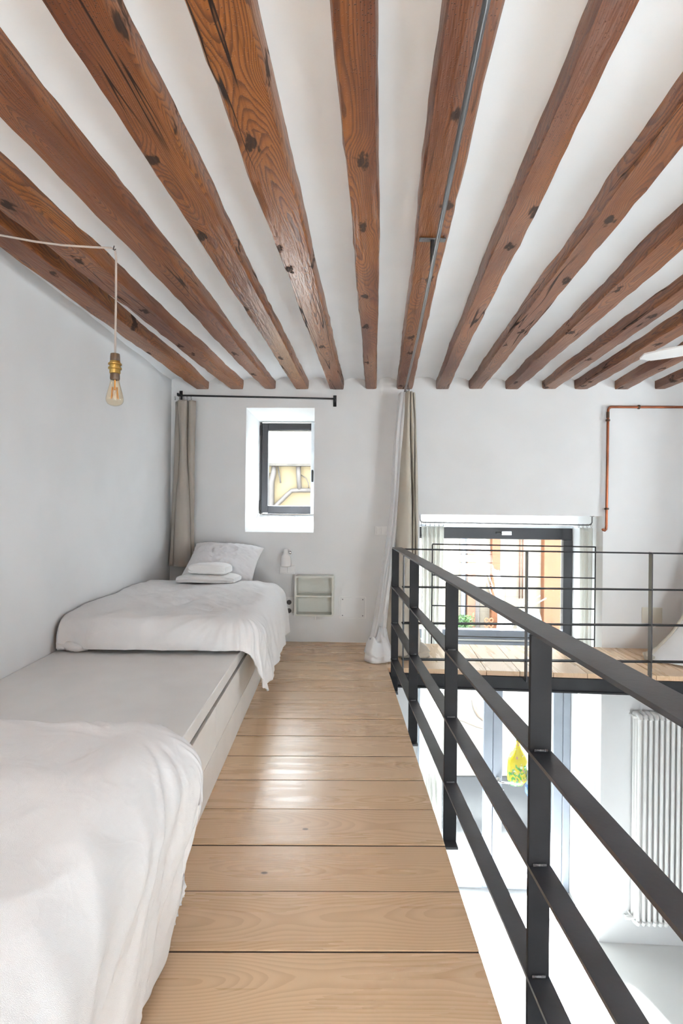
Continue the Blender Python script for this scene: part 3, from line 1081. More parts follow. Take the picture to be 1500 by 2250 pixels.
# ------------------------------------------------------------------ pillow and towels
def pillow_mesh(w, h, t, seed, n=44):
    mb = MB()
    for side in (1, -1):
        G = np.zeros((n + 1, n + 1, 3))
        for i in range(n + 1):
            for j in range(n + 1):
                u, v = -1 + 2 * i / n, -1 + 2 * j / n
                th = max(0, (1 - abs(u) ** 2.6) * (1 - abs(v) ** 2.6)) ** 0.55 * t / 2
                x = w / 2 * u * (1 - 0.075 * (1 - v * v))
                y = h / 2 * v * (1 - 0.10 * (1 - u * u))
                cr = (1 - max(abs(u), abs(v)) ** 3)
                wr = 0.010 * (1 - 2.4 * abs(fbm(u * 2.2 + seed, v * 2.0 + u * .8, side, 4))) * (0.35 + 0.65 * cr) * (1 if th > 1e-4 else 0)
                edge = 0.004 * (1 - 2 * abs(fbm(u * 6 + seed, v * 6, side * 3, 2))) * (th > 1e-4)
                G[i, j] = (x, y, side * (th + wr + edge) if th > 1e-4 else 0.0)
        mb.grid(G if side > 0 else G[::-1])
    return mb


mb = pillow_mesh(0.585, 0.42, 0.25, 2.0, 60)
R = Matrix.Rotation(-0.055, 3, 'Z') @ Matrix.Rotation(math.radians(38), 3, 'X') @ Matrix.Rotation(-0.07, 3, 'Z')
mb.v = [tuple(R @ Vector(p) + Vector((-0.905, 4.610, 0.690))) for p in mb.v]
pil = tag(mb.build('pillow', 'pillow_cloth', smooth=True), 'white pillow leaning against the back wall on the far bed', 'pillow')


def towel(cx, cy, z0, w, d, h, rot, label, layers, seed):
    mb = MB()
    n, m_ = 26, 40
    G = np.zeros((m_, n + 1, 3))
    # profile in the depth direction: folded layers with a rounded fold towards the camera
    prof = []
    for k in range(m_):
        a = 2 * math.pi * k / m_
        ca, sa = math.cos(a), math.sin(a)
        e = 0.30
        py = d / 2 * math.copysign(abs(ca) ** e, ca)
        pz = h / 2 * math.copysign(abs(sa) ** (e + .25), sa)
        lay = 1 - 0.05 * (math.cos(pz / h * 2 * math.pi * layers) < -0.55) * (abs(ca) > .75)
        prof.append((py * lay, pz))
    for k in range(m_):
        for j in range(n + 1):
            u = -1 + 2 * j / n
            sh = (1 - abs(u) ** 9 * 0.10)
            sag = -0.010 * (abs(u) ** 3) * (1 if prof[k][1] > 0 else 0.0)
            nz = 0.004 * fbm(u * 2 + seed, prof[k][0] * 9, prof[k][1] * 9, 3)
            G[k, j] = (w / 2 * u, prof[k][0] * sh + nz, prof[k][1] * (1 - abs(u) ** 12 * .25) + sag + nz)
    Pm = np.transpose(G, (1, 0, 2))
    mb.grid(Pm, close=True)
    mb.f.append(tuple(range(m_)))
    mb.f.append(tuple(n * m_ + k for k in range(m_))[::-1])
    c, s = math.cos(rot), math.sin(rot)
    mb.v = [(cx + x * c - y * s, cy + x * s + y * c, z0 + h / 2 + z) for x, y, z in mb.v]
    return tag(mb.build('folded_towel', 'towel_cloth', smooth=True, angle=0.9), label, 'towel', 'folded white towels')


TZ = float(max(p[2] for p in FAR.reshape(-1, 3) if -1.12 < p[0] < -0.75 and 4.15 < p[1] < 4.35)) - 0.004
towel(-0.935, 4.25, TZ, 0.43, 0.25, 0.058, -0.10, 'larger folded white towel lying on the far bed, under a smaller one', 2, 1.0)
towel(-0.930, 4.26, TZ + 0.0575, 0.285, 0.18, 0.080, -0.16, 'small folded white towel, top one of the pair on the far bed', 3, 5.0)


# ------------------------------------------------------------------ curtains
def curtain_mesh(levels, sub=10, rows=46, jitter=0.004, seed=0.0):
    """levels: list of (z, [(x, y), ...]) polylines with equal point counts, smooth in between"""
    n = len(levels[0][1])
    zs_ = [l[0] for l in levels]
    pol = np.array([l[1] for l in levels], float)

    def cr(p0, p1, p2, p3, t):
        return 0.5 * ((2 * p1) + (-p0 + p2) * t + (2 * p0 - 5 * p1 + 4 * p2 - p3) * t * t + (-p0 + 3 * p1 - 3 * p2 + p3) * t ** 3)
    G = []
    for r_ in range(rows + 1):
        f = r_ / rows * (len(levels) - 1)
        k = min(int(f), len(levels) - 2)
        t = f - k
        km, kp = max(k - 1, 0), min(k + 2, len(levels) - 1)
        pl_ = cr(pol[km], pol[k], pol[k + 1], pol[kp], t)
        z = cr(np.array(zs_[km]), np.array(zs_[k]), np.array(zs_[k + 1]), np.array(zs_[kp]), t)
        row = []
        for i in range(n - 1):
            a, b, c, d = pl_[max(i - 1, 0)], pl_[i], pl_[i + 1], pl_[min(i + 2, n - 1)]
            for s in range(sub):
                q = cr(a, b, c, d, s / sub)
                row.append(q)
        row.append(pl_[-1])
        G.append([(q[0] + jitter * fbm(i * .12 + seed, z * 2.2, 1, 2), q[1] + jitter * fbm(i * .12 + seed, z * 2.2, 8, 2), float(z)) for i, q in enumerate(row)])
    return MB().grid(G)


def wp(pts):
    return [(x, wall_y(x, o)) for x, o in pts]


cl = thing('curtain', W(-1.31, -0.08, 0.63), 'short taupe linen curtain bunched in the corner left of the small window', 'curtain')
solid(curtain_mesh([
    (2.045, wp([(-1.385, -.02), (-1.372, -.05), (-1.350, -.060), (-1.342, -.03), (-1.345, -.10), (-1.305, -.125), (-1.268, -.11), (-1.262, -.04), (-1.255, -.09), (-1.225, -.10), (-1.200, -.07)])),
    (1.60, wp([(-1.388, -.02), (-1.378, -.06), (-1.340, -.065), (-1.330, -.03), (-1.325, -.10), (-1.300, -.135), (-1.272, -.11), (-1.268, -.03), (-1.258, -.08), (-1.225, -.09), (-1.205, -.06)])),
    (1.15, wp([(-1.398, -.02), (-1.390, -.07), (-1.352, -.075), (-1.345, -.03), (-1.345, -.12), (-1.300, -.155), (-1.250, -.13), (-1.245, -.04), (-1.240, -.07), (-1.222, -.07), (-1.208, -.05)])),
    (0.640, wp([(-1.418, -.02), (-1.414, -.08), (-1.372, -.085), (-1.362, -.03), (-1.362, -.13), (-1.300, -.165), (-1.232, -.14), (-1.228, -.05), (-1.222, -.06), (-1.216, -.06), (-1.208, -.05)]))],
    seed=2).build('panel', 'taupe_linen', cl, True), 0.004, 0)
for kx in (-1.375, -1.335, -1.30, -1.27, -1.235):
    f = on_wall(kx, -0.082, 2.066)
    MB().tube([f(0, 0.014 * math.cos(a), 0.014 * math.sin(a)) for a in np.linspace(0, 2 * math.pi, 13)], 0.0022, 6).build('ring', 'chrome', cl, True)

# iron rod above the small window
rd = thing('curtain_rod', W(-0.67, -0.08, 2.05), 'thin black iron curtain rod above the small window', 'curtain rod')
MB().tube([W(-1.352, -0.082, 2.090), W(-0.02, -0.082, 2.062)], 0.0075, 10).build('rod', 'black_steel', rd, True, angle=0.7)
for bxx, bz in ((-1.345, 2.097), (-0.015, 2.058)):
    f = on_wall(bxx, -0.001, bz)
    b_ = MB().bbox((-0.014, -0.006, -0.048), (0.014, 0.0, 0.048), 0.002, f).build('bracket', 'black_steel', rd)
    MB().bbox((-0.006, -0.096, -0.012), (0.006, -0.006, 0.012), 0.002, f).build('arm', 'black_steel', b_)

# steel curtain rail under the seventh beam
rail = thing('ceiling_rail', (0.40, 2.6, 2.04), 'round steel curtain rail running under the seventh ceiling beam', 'curtain rail')


def rail_x(y):
    return 0.176 + 0.083 * y


RZ = 2.055
MB().tube([(rail_x(YR + .02), YR + .02, RZ), (rail_x(0.8), 0.8, RZ), (rail_x(3), 3, RZ), (rail_x(4.62), wall_y(0.56) - .002, RZ)], 0.0075, 12).build('rod', 'rod_steel', rail, True, angle=0.7)
for yb in (2.13, -1.2):
    xb = rail_x(yb)
    b_ = MB().bbox((xb - .050, yb - .014, ZC - .006), (xb + .050, yb + .014, ZC - 0.0005), 0.002).build('bracket', 'weld', rail)
    MB().bbox((xb - .007, yb - .010, RZ + .005), (xb + .007, yb + .010, ZC - .006), 0.002).build('stem', 'black_steel', b_)
for yy in (4.30, 4.36, 4.42, 4.48, 4.55, 4.62):
    xx = rail_x(yy)
    MB().tube([(xx + .017 * math.cos(a), yy, RZ - .010 + .018 * math.sin(a)) for a in np.linspace(0, 2 * math.pi, 15)], 0.0022, 6).build('ring', 'rod_steel', rail, True)

# the two layers hanging from it


def heap(cx, cy, rx, ry, h, seed, n=46, m_=64):
    G = np.zeros((n + 1, m_, 3))
    for i in range(n + 1):
        rr = i / n
        for k in range(m_):
            a = 2 * math.pi * k / m_
            lobe = 1 + 0.16 * math.sin(3 * a + seed) + 0.14 * fbm(math.cos(a) * 1.6 + seed, math.sin(a) * 1.6, 2, 3)
            x, y = rx * lobe * math.cos(a) * rr, ry * lobe * math.sin(a) * rr
            rg = 1 - 2.0 * abs(fbm(x * 8 + seed, y * 8, 1.5, 3))
            rg2 = 1 - 2.0 * abs(fbm(x * 17 + seed, y * 17, 5.5, 2))
            z = h * (1 - rr ** 2.2) ** 0.8 * (0.62 + 0.42 * rg + 0.12 * rg2)
            tuck = 1 - 0.10 * (rr > 0.93)
            G[i, k] = (cx + x * tuck, cy + y * tuck, max(0.003, z + (0.012 if rr < .985 else 0)))
    return MB().grid(G, close=True)


def gx(pts, dy=0):
    return [(x, y + dy) for x, y in pts]


cw = thing('curtain', (0.40, 4.4, 0), 'white lining curtain falling left of the beige one and piled on the plank floor', 'curtain', 'long curtains on the ceiling rail')
solid(curtain_mesh([
    (2.035, gx([(0.540, 4.40), (0.530, 4.34), (0.518, 4.33), (0.505, 4.35), (0.492, 4.33), (0.485, 4.36), (0.487, 4.42)])),
    (1.70, gx([(0.535, 4.40), (0.515, 4.31), (0.495, 4.30), (0.478, 4.33), (0.463, 4.31), (0.452, 4.36), (0.458, 4.45)])),
    (1.10, gx([(0.500, 4.42), (0.475, 4.31), (0.458, 4.29), (0.446, 4.32), (0.432, 4.30), (0.420, 4.36), (0.425, 4.47)])),
    (0.60, gx([(0.450, 4.42), (0.425, 4.31), (0.408, 4.29), (0.390, 4.32), (0.370, 4.30), (0.352, 4.36), (0.360, 4.47)])),
    (0.06, gx([(0.400, 4.42), (0.375, 4.33), (0.350, 4.30), (0.325, 4.33), (0.295, 4.30), (0.265, 4.36), (0.272, 4.45)]))],
    seed=5, jitter=0.008).build('panel', 'white_lining', cw, True), 0.003, 0)
solid(heap(0.340, 4.30, 0.135, 0.120, 0.22, 1.3).build('piled_hem', 'white_lining', cw, True), 0.003, 0)

cb_ = thing('curtain', (0.55, 4.4, 0), 'beige linen curtain falling beside the white one to the corner of the bridge', 'curtain', 'long curtains on the ceiling rail')
solid(curtain_mesh([
    (2.035, gx([(0.520, 4.36), (0.532, 4.30), (0.548, 4.29), (0.556, 4.36), (0.560, 4.30), (0.574, 4.31), (0.580, 4.40), (0.588, 4.34), (0.600, 4.38), (0.612, 4.46)])),
    (1.72, gx([(0.505, 4.38), (0.512, 4.28), (0.545, 4.25), (0.562, 4.35), (0.566, 4.28), (0.585, 4.29), (0.592, 4.38), (0.602, 4.32), (0.614, 4.37), (0.624, 4.46)])),
    (1.15, gx([(0.470, 4.38), (0.476, 4.24), (0.540, 4.19), (0.578, 4.30), (0.582, 4.36), (0.586, 4.27), (0.596, 4.33), (0.612, 4.29), (0.632, 4.36), (0.640, 4.46)])),
    (0.70, gx([(0.452, 4.38), (0.458, 4.24), (0.530, 4.19), (0.580, 4.29), (0.584, 4.36), (0.588, 4.27), (0.600, 4.33), (0.616, 4.28), (0.636, 4.36), (0.645, 4.46)])),
    (0.28, gx([(0.395, 4.40), (0.410, 4.28), (0.500, 4.22), (0.560, 4.30), (0.570, 4.37), (0.578, 4.29), (0.600, 4.34), (0.620, 4.30), (0.645, 4.38), (0.655, 4.47)])),
    (0.05, gx([(0.440, 4.40), (0.445, 4.28), (0.510, 4.22), (0.570, 4.30), (0.580, 4.37), (0.590, 4.29), (0.615, 4.34), (0.640, 4.32), (0.670, 4.42), (0.690, 4.50)]))],
    seed=9, jitter=0.006).build('panel', 'beige_linen', cb_, True), 0.004, 0)
solid(heap(0.600, 4.44, 0.150, 0.110, 0.15, 4.2).build('piled_hem', 'beige_linen', cb_, True), 0.003, 0)

# curtain at the right end of the bridge
cr_ = thing('curtain', (2.75, 4.35, 0), 'white curtain with a beige border sweeping onto the bridge at the right edge', 'curtain')
solid(curtain_mesh([
    (2.03, gx([(2.98, 4.30), (3.02, 4.22), (3.06, 4.34), (3.10, 4.22), (3.14, 4.34), (3.18, 4.24), (3.24, 4.32)])),
    (1.0, gx([(2.90, 4.30), (2.96, 4.20), (3.02, 4.34), (3.08, 4.20), (3.14, 4.34), (3.20, 4.22), (3.28, 4.32)])),
    (0.34, gx([(2.670, 4.33), (2.79, 4.20), (2.90, 4.32), (3.02, 4.18), (3.12, 4.32), (3.22, 4.20), (3.30, 4.32)])),
    (0.10, gx([(2.500, 4.36), (2.66, 4.18), (2.82, 4.30), (2.98, 4.15), (3.12, 4.30), (3.24, 4.18), (3.34, 4.30)])),
    (0.012, gx([(2.400, 4.36), (2.58, 4.14), (2.80, 4.26), (2.98, 4.10), (3.14, 4.26), (3.28, 4.14), (3.38, 4.28)]))],
    seed=14, rows=60).build('panel', 'white_lining', cr_, True), 0.003, 0)
bp = [(2.975, 4.295, 2.03), (2.90, 4.295, 1.0), (2.78, 4.31, 0.58), (2.668, 4.325, 0.34), (2.578, 4.34, 0.20), (2.495, 4.355, 0.10), (2.44, 4.36, 0.05), (2.395, 4.36, 0.03)]
MB().tube(bp, [0.012] * 6 + [0.02, 0.03], 10).build('border', 'beige_linen', cr_, True)
solid(heap(2.45, 4.36, 0.07, 0.05, 0.07, 2.2, 20, 30).build('piled_hem', 'beige_linen', cr_, True), 0.003, 0)

# sheers in the tall opening, hanging from a bent rod
sr = thing('curtain_rod', W(1.48, 0.115, 1.02), 'thin bent grey curtain rod under the lintel of the tall opening', 'curtain rod')
arcp = [W(0.735, 0.115, 1.096), W(0.735, 0.115, 1.05), W(0.742, 0.115, 1.036), W(0.76, 0.115, 1.028), W(1.5, 0.115, 1.024), W(2.165, 0.115, 1.020), W(2.185, 0.115, 1.026), W(2.195, 0.115, 1.042), W(2.195, 0.115, 1.096)]
MB().tube(arcp, 0.006, 10).build('rod', 'rod_steel', sr, True, angle=0.8)
for xx in (0.735, 2.195):
    MB().lathe([(0.018, -0.004), (0.018, 0.0)], W(xx, 0.115, 1.097), 14).build('flange', 'rod_steel', sr)


def sheer_panel(x0, x1, nf, label, seed):
    e = thing('sheer_curtain', W((x0 + x1) / 2, 0.115, ZF + .02), label, 'curtain', 'sheer curtains in the tall opening')
    lv = []
    for z, k in ((0.995, 1.0), (0.3, 0.92), (-0.9, 1.0), (ZF + .015, 1.05)):
        pts = []
        for i in range(2 * nf + 1):
            t = i / (2 * nf)
            xx = (x0 + x1) / 2 + (x1 - x0) * (t - .5) * k
            pts.append((xx, wall_y(xx, 0.115 + (0.030 if i % 2 else -0.030) + 0.010 * math.sin(i * 2.1 + seed))))
        lv.append((z, pts))
    solid(curtain_mesh(lv, sub=6, rows=30, seed=seed).build('panel', 'sheer_cloth', e, True), 0.0015, 0)
    for i in range(nf + 1):
        xx = x0 + (x1 - x0) * i / nf
        MB().tube([W(xx, 0.115 + .013 * math.cos(a), 1.012 + .016 * math.sin(a)) for a in np.linspace(0, 2 * math.pi, 11)], 0.0018, 5).build('ring', 'rod_steel', e, True)
    return e


sheer_panel(0.745, 0.935, 5, 'white sheer curtain at the left side of the tall opening', 1)
sheer_panel(2.085, 2.190, 3, 'white sheer curtain at the right side of the tall opening', 3)


# ------------------------------------------------------------------ railings
def rail_in(y):
    return 0.396 + (3.96 - y) * 0.0175


lr = thing('railing', (0.45, 1.8, -0.13), 'dark steel flat-bar railing along the open edge of the loft walkway', 'railing', 'steel railings')
LZ = (0.875, 0.604, 0.346, 0.095)
YN = -1.60
for k, z in enumerate(LZ):
    a, b = (0.004, 0.072) if k == 0 else (0.0, 0.050)
    y0, y1 = 3.985, YN
    t = 0.009
    vs = []
    for zz in (z - t, z):
        vs += [(rail_in(y1) + a, y1, zz), (rail_in(y1) + b, y1, zz), (rail_in(y0) + b, y0, zz), (rail_in(y0) + a, y0, zz)]
    MB().add(vs, [(3, 2, 1, 0), (4, 5, 6, 7), (0, 1, 5, 4), (1, 2, 6, 5), (2, 3, 7, 6), (3, 0, 4, 7)]).build('hand_rail' if k == 0 else 'rail', 'steel', lr)
for y in (3.965, 3.12, 2.19, 1.285, 0.35, -0.60, -1.54):
    xi = rail_in(y)
    p = MB().bbox((xi + .0005, y - .006, -0.135), (xi + 0.0495, y + .006, LZ[0] - .009), 0.0012).build('post', 'shaded_steel', lr)
    MB().bbox((FX + 0.001, y - .050, -0.137), (xi + 0.048, y + .004, -0.127), 0.001).build('bracket', 'steel', p)
    MB().bbox((FX + 0.001, y - .050, -0.127), (FX + 0.009, y + .004, -0.036), 0.001).build('bracket', 'steel', p)
    for z in LZ[1:]:
        MB().tube([(xi + .010, y - .0085, z + .003), (xi + .04, y - .0085, z + .003)], 0.0035, 6).build('weld', 'weld', p, True)


def r2y(x):
    return 3.965 - 0.018 * (x - 0.4)


b2 = thing('railing', (2.0, 3.95, -0.03), 'thin dark steel railing along the front of the plank bridge', 'railing', 'steel railings')
for z, sl in ((0.868, -0.006), (0.604, 0.0), (0.352, 0.003), (0.100, 0.002)):
    x0, x1 = 0.47, XR - .003
    vs = []
    for dz in (-0.008, 0.0):
        vs += [(x0, r2y(x0) - .022, z + dz), (x1, r2y(x1) - .022, z + dz + sl * (x1 - x0)), (x1, r2y(x1) + .022, z + dz + sl * (x1 - x0)), (x0, r2y(x0) + .022, z + dz)]
    MB().add(vs, [(3, 2, 1, 0), (4, 5, 6, 7), (0, 1, 5, 4), (1, 2, 6, 5), (2, 3, 7, 6), (3, 0, 4, 7)]).build('rail', 'shaded_steel', b2)
for x in (0.480, 1.335, 2.195, 3.06):
    yc = r2y(x)
    p = MB().bbox((x - .004, yc - .022, -0.036), (x + .004, yc + .022, 0.86), 0.001).build('post', 'steel', b2)
    MB().box((x - .004, yc - .022, -0.048), (x + .004, bridge_front(x) + .03, -0.036)).build('bracket', 'steel', p)

gd = thing('window_guard', W(1.5, 0.10, 0), 'thin black iron guard rail in front of the wide window', 'railing')


def wbar(nm, a, b, r=0.0055):
    MB().tube([a, b], r, 8).build(nm, 'black_steel', gd, True, angle=0.7)


for xx in (0.828, 2.188):
    wbar('upright', W(xx, 0.03, -0.02), W(xx, 0.03, 0.842))
for zz in (0.842, 0.579, 0.319, 0.063):
    wbar('crossbar', W(0.828, 0.03, zz + .003), W(2.188, 0.03, zz - .003))

# ------------------------------------------------------------------ things on the back wall
sh = thing('wall_shelf', W(-0.165, -0.07, 0.24), 'small off-white two-compartment box shelf hung on the back wall', 'shelf')
f = on_wall(-0.165, 0, 0.24)
SW, SH, SD, ST = 0.163, 0.335, 0.130, 0.015


def ring_prof(x0, x1, z0, z1, r, t):
    def loop(x0, x1, z0, z1, r):
        pts = []
        for cx, cz, a0 in ((x1 - r, z1 - r, 0), (x0 + r, z1 - r, 90), (x0 + r, z0 + r, 180), (x1 - r, z0 + r, 270)):
            for k in range(7):
                a = math.radians(a0 + 90 * k / 6)
                pts.append((cx + r * math.cos(a), cz + r * math.sin(a)))
        return pts
    return loop(x0, x1, z0, z1, r), loop(x0 + t, x1 - t, z0 + t, z1 - t, max(r - t * .4, .004))


o_, i_ = ring_prof(-SW, SW, 0, SH, 0.016, ST)
n = len(o_)
vs = [f(x, -SD, z) for x, z in o_] + [f(x, -SD, z) for x, z in i_] + [f(x, -.001, z) for x, z in o_] + [f(x, -.008, z) for x, z in i_]
fs = []
for k in range(n):
    j = (k + 1) % n
    fs += [(k, j, n + j, n + k), (n + k, n + j, 3 * n + j, 3 * n + k), (k, 2 * n + k, 2 * n + j, j)]
MB().add(vs, fs).build('case', 'shelf_white', sh, True, angle=0.6)
MB().bbox((-SW + ST, -.010, ST), (SW - ST, -.002, SH - ST), .001, f).build('back_panel', 'shelf_white', sh)
MB().bbox((-SW + ST, -SD - .002, 0.160), (SW - ST, -.010, 0.174), .002, f).build('divider', 'shelf_white', sh)
MB().bbox((0.005, -0.075, -0.040), (0.013, -0.067, 0.0), .001, f).build('hanging_tab', 'white_plastic', sh)


def plate(name, x0, x1, z0, z1, label, cat, mat='white_plastic', th=0.008):
    e = thing(name, W((x0 + x1) / 2, 0, z0), label, cat)
    f = on_wall((x0 + x1) / 2, 0, (z0 + z1) / 2)
    hx, hz = (x1 - x0) / 2, (z1 - z0) / 2
    MB().bbox((-hx, -th, -hz), (hx, -.0005, hz), 0.003, f).build('plate', mat, e)
    return e, f, hx, hz


so, f, hx, hz = plate('wall_socket', -0.431, -0.347, 0.218, 0.378, 'white double wall socket between the far bed and the box shelf', 'socket')
for dz in (0.036, -0.036):
    p = f(0, -0.0085, dz)
    w_ = MB().lathe([(0.028, -0.002), (0.028, 0.0), (0.024, 0.001)], p, 20, 'y').build('well', 'white_plastic', so)
    MB().lathe([(0.0205, -0.0015), (0.0205, 0.0)], f(0, -0.0105, dz), 20, 'y').build('recess', 'shutter_grey', w_)
    for dx in (-0.0095, 0.0095):
        MB().lathe([(0.0034, -0.001), (0.0034, 0.0)], f(dx, -0.0122, dz), 8, 'y').build('hole', 'dark_hole', w_)
    for s in (-1, 1):
        MB().bbox((-0.004, -0.014, -0.002), (0.004, -0.0118, 0.002), 0.0005, f(0, 0, 0) and (lambda x, y, z, s=s, dz=dz: f(x, y, z + dz + s * 0.017))).build('clip', 'dark_hole', w_)

sw, f, hx, hz = plate('light_switch', -0.477, -0.342, 0.575, 0.652, 'white double light switch behind the little spotlight', 'switch')
for dx in (-0.033, 0.033):
    MB().bbox((dx - .029, -0.012, -hz + .010), (dx + .029, -.008, hz - .010), 0.002, f).build('rocker', 'white_plastic', sw)
sw2, f, hx, hz = plate('light_switch', 0.335, 0.440, 0.915, 0.994, 'white light switch on the back wall beside the white lining curtain', 'switch')
MB().bbox((-0.036, -0.012, -hz + .010), (-0.002, -.008, hz - .010), 0.002, f).build('rocker', 'white_plastic', sw2)
MB().bbox((0.002, -0.012, -hz + .010), (0.036, -.008, hz - .010), 0.002, f).build('rocker', 'white_plastic', sw2)
ap, f, hx, hz = plate('access_panel', 0.050, 0.258, 0.212, 0.385, 'square white access panel with four screws, right of the box shelf', 'panel', 'plaster', 0.006)
MB().bbox((-hx - .012, -.0035, -hz - .008), (hx + .012, -.0004, hz + .008), .001, f).build('rim', 'white_plastic', ap)
for sx in (-1, 1):
    for sz in (-1, 1):
        MB().lathe([(0.005, -0.0025), (0.005, 0.0)], f(sx * (hx - .018), -0.006, sz * (hz - .018)), 10, 'y').build('screw', 'rod_steel', ap)
ap2, f, hx, hz = plate('access_panel', 2.555, 2.722, 0.213, 0.345, 'beige blank cover plate low on the wall near the right curtain', 'panel', 'panel_beige', 0.006)

# little spotlight
sp = thing('wall_spotlight', W(-0.410, -0.08, 0.64), 'small white adjustable spotlight on the wall above the switch', 'lamp')
f = on_wall(-0.410, 0, 0.715)
MB().lathe([(0.030, -0.012), (0.030, -.0005)], f(0.012, 0, 0.045), 18, 'y').build('wall_rose', 'white_plastic', sp)
MB().tube([f(0.012, -0.012, 0.045), f(0.012, -0.05, 0.055), f(0.004, -0.075, 0.058)], 0.007, 8).build('arm', 'chrome', sp, True, angle=0.7)
MB().tube([f(-0.030, -0.078, 0.052), f(0.034, -0.078, 0.052)], 0.0075, 10).lathe([(0.012, -0.010), (0.015, -0.004), (0.015, 0.004), (0.012, 0.010)], f(0.036, -0.078, 0.050), 14, 'x').build('pivot', 'chrome', sp, True, angle=0.7)
MB().lathe([(0.004, 0.082), (0.014, 0.080), (0.020, 0.070), (0.021, 0.040), (0.026, 0.030), (0.036, 0.020), (0.042, 0.0), (0.044, -0.062), (0.040, -0.066), (0.038, -0.050)], f(0, -0.080, 0), 24, cap=False).build('shade', 'white_paint', sp, True, angle=0.7)

# copper pipe
cp = thing('copper_pipe', W(2.25, -0.03, 1.0), 'bent copper gas pipe on the back wall right of the tall opening', 'pipe')
pp = [W(XR, -0.032, 2.004)] + [W(3.0, -0.032, 2.005), W(2.29, -0.032, 2.006)]
pp += [W(2.252 + 0.03 * (1 - math.sin(a)), -0.032, 1.976 + 0.03 * math.cos(a)) for a in np.linspace(0.15, math.pi / 2, 6)]
pp += [W(2.250, -0.032, 1.5), W(2.247, -0.032, 1.02), W(2.243, -0.034, 0.992), W(2.232, -0.036, 0.980), W(2.220, -0.036, 0.984), W(2.214, -0.036, 0.996)]
MB().tube(pp, 0.0105, 12).build('pipe', 'copper', cp, True, angle=0.9)
for (xx, zz, ax) in ((2.2505, 1.895, 'z'), (2.2485, 1.161, 'z'), (2.50, 2.0058, 'x'), (3.1, 2.005, 'x')):
    b_ = MB().lathe([(0.0125, -0.008), (0.0175, -0.006), (0.0175, 0.006), (0.0125, 0.008)], W(xx, -0.032, zz), 14, ax).build('clamp', 'copper_dark', cp, True, angle=0.7)
    MB().tube([W(xx, -0.02, zz), W(xx, -0.001, zz)], 0.004, 8).build('stud', 'copper_dark', b_, True)
MB().tube([W(2.2505, -0.032, 1.915), W(2.2505, -0.032, 1.965)], 0.0125, 12).build('sleeve', 'copper_dark', cp, True, angle=0.7)

# ------------------------------------------------------------------ hanging bulb
bl = thing('hanging_bulb', (-0.868, 2.235, 1.545), 'filament bulb in a brass socket hanging on a fabric cord', 'lamp')
BXc, BYc = -0.868, 2.235
cpts = [(XL, 2.02, 2.165), (-1.34, 2.06, 2.150), (-1.256, 2.113, 2.144), (-1.15, 2.165, 2.145), (-1.06, 2.197, 2.147), (-0.95, 2.215, 2.149), (-0.885, 2.226, 2.152), (-0.872, 2.231, 2.148), (BXc, BYc, 2.12), (BXc + .001, BYc, 1.95), (BXc, BYc, 1.735)]
MB().tube(cpts, 0.0042, 8).build('cord', 'cord_fabric', bl, True)
MB().tube([(-0.874, 2.230, 2.162), (-0.876, 2.226, 2.146), (-0.870, 2.222, 2.142), (-0.866, 2.226, 2.148)], 0.002, 6).build('hook', 'black_steel', bl, True)
MB().lathe([(0.005, 1.745), (0.017, 1.742), (0.0185, 1.728), (0.0185, 1.715), (0.016, 1.712)], (BXc, BYc, 0), 18).build('cap', 'brown_bakelite', bl, True, angle=0.7)
MB().lathe([(0.017, 1.714), (0.020, 1.712), (0.0205, 1.706), (0.0255, 1.704), (0.0255, 1.699), (0.0205, 1.697), (0.0205, 1.690), (0.0255, 1.688), (0.0255, 1.682), (0.0205, 1.680), (0.0205, 1.666), (0.018, 1.664)], (BXc, BYc, 0), 24).build('socket', 'brass', bl, True, angle=0.6)
MB().lathe([(0.0175, 1.667), (0.0185, 1.645), (0.0170, 1.640)], (BXc, BYc, 0), 20).build('collar', 'brown_bakelite', bl, True, angle=0.7)
gp = [(0.0155, 1.644), (0.017, 1.632), (0.0205, 1.615), (0.026, 1.595), (0.0305, 1.577), (0.0325, 1.565), (0.0310, 1.554), (0.0255, 1.546), (0.016, 1.541), (0.006, 1.5385), (0.001, 1.538)]
gb = MB().lathe(gp, (BXc, BYc, 0), 28, cap=False).build('bulb', 'bulb_glass', bl, True)
solid(gb, 0.001, -1)
fm = []
for k in range(12):
    a0, a1 = 2 * math.pi * k / 12, 2 * math.pi * (k + .5) / 12
    fm += [(BXc + .010 * math.cos(a0), BYc + .010 * math.sin(a0), 1.612), (BXc + .014 * math.cos(a1), BYc + .014 * math.sin(a1), 1.566)]
MB().tube(fm, 0.0007, 5).tube([(BXc, BYc, 1.64), (BXc, BYc, 1.60)], 0.003, 8).build('filament', 'filament', bl)

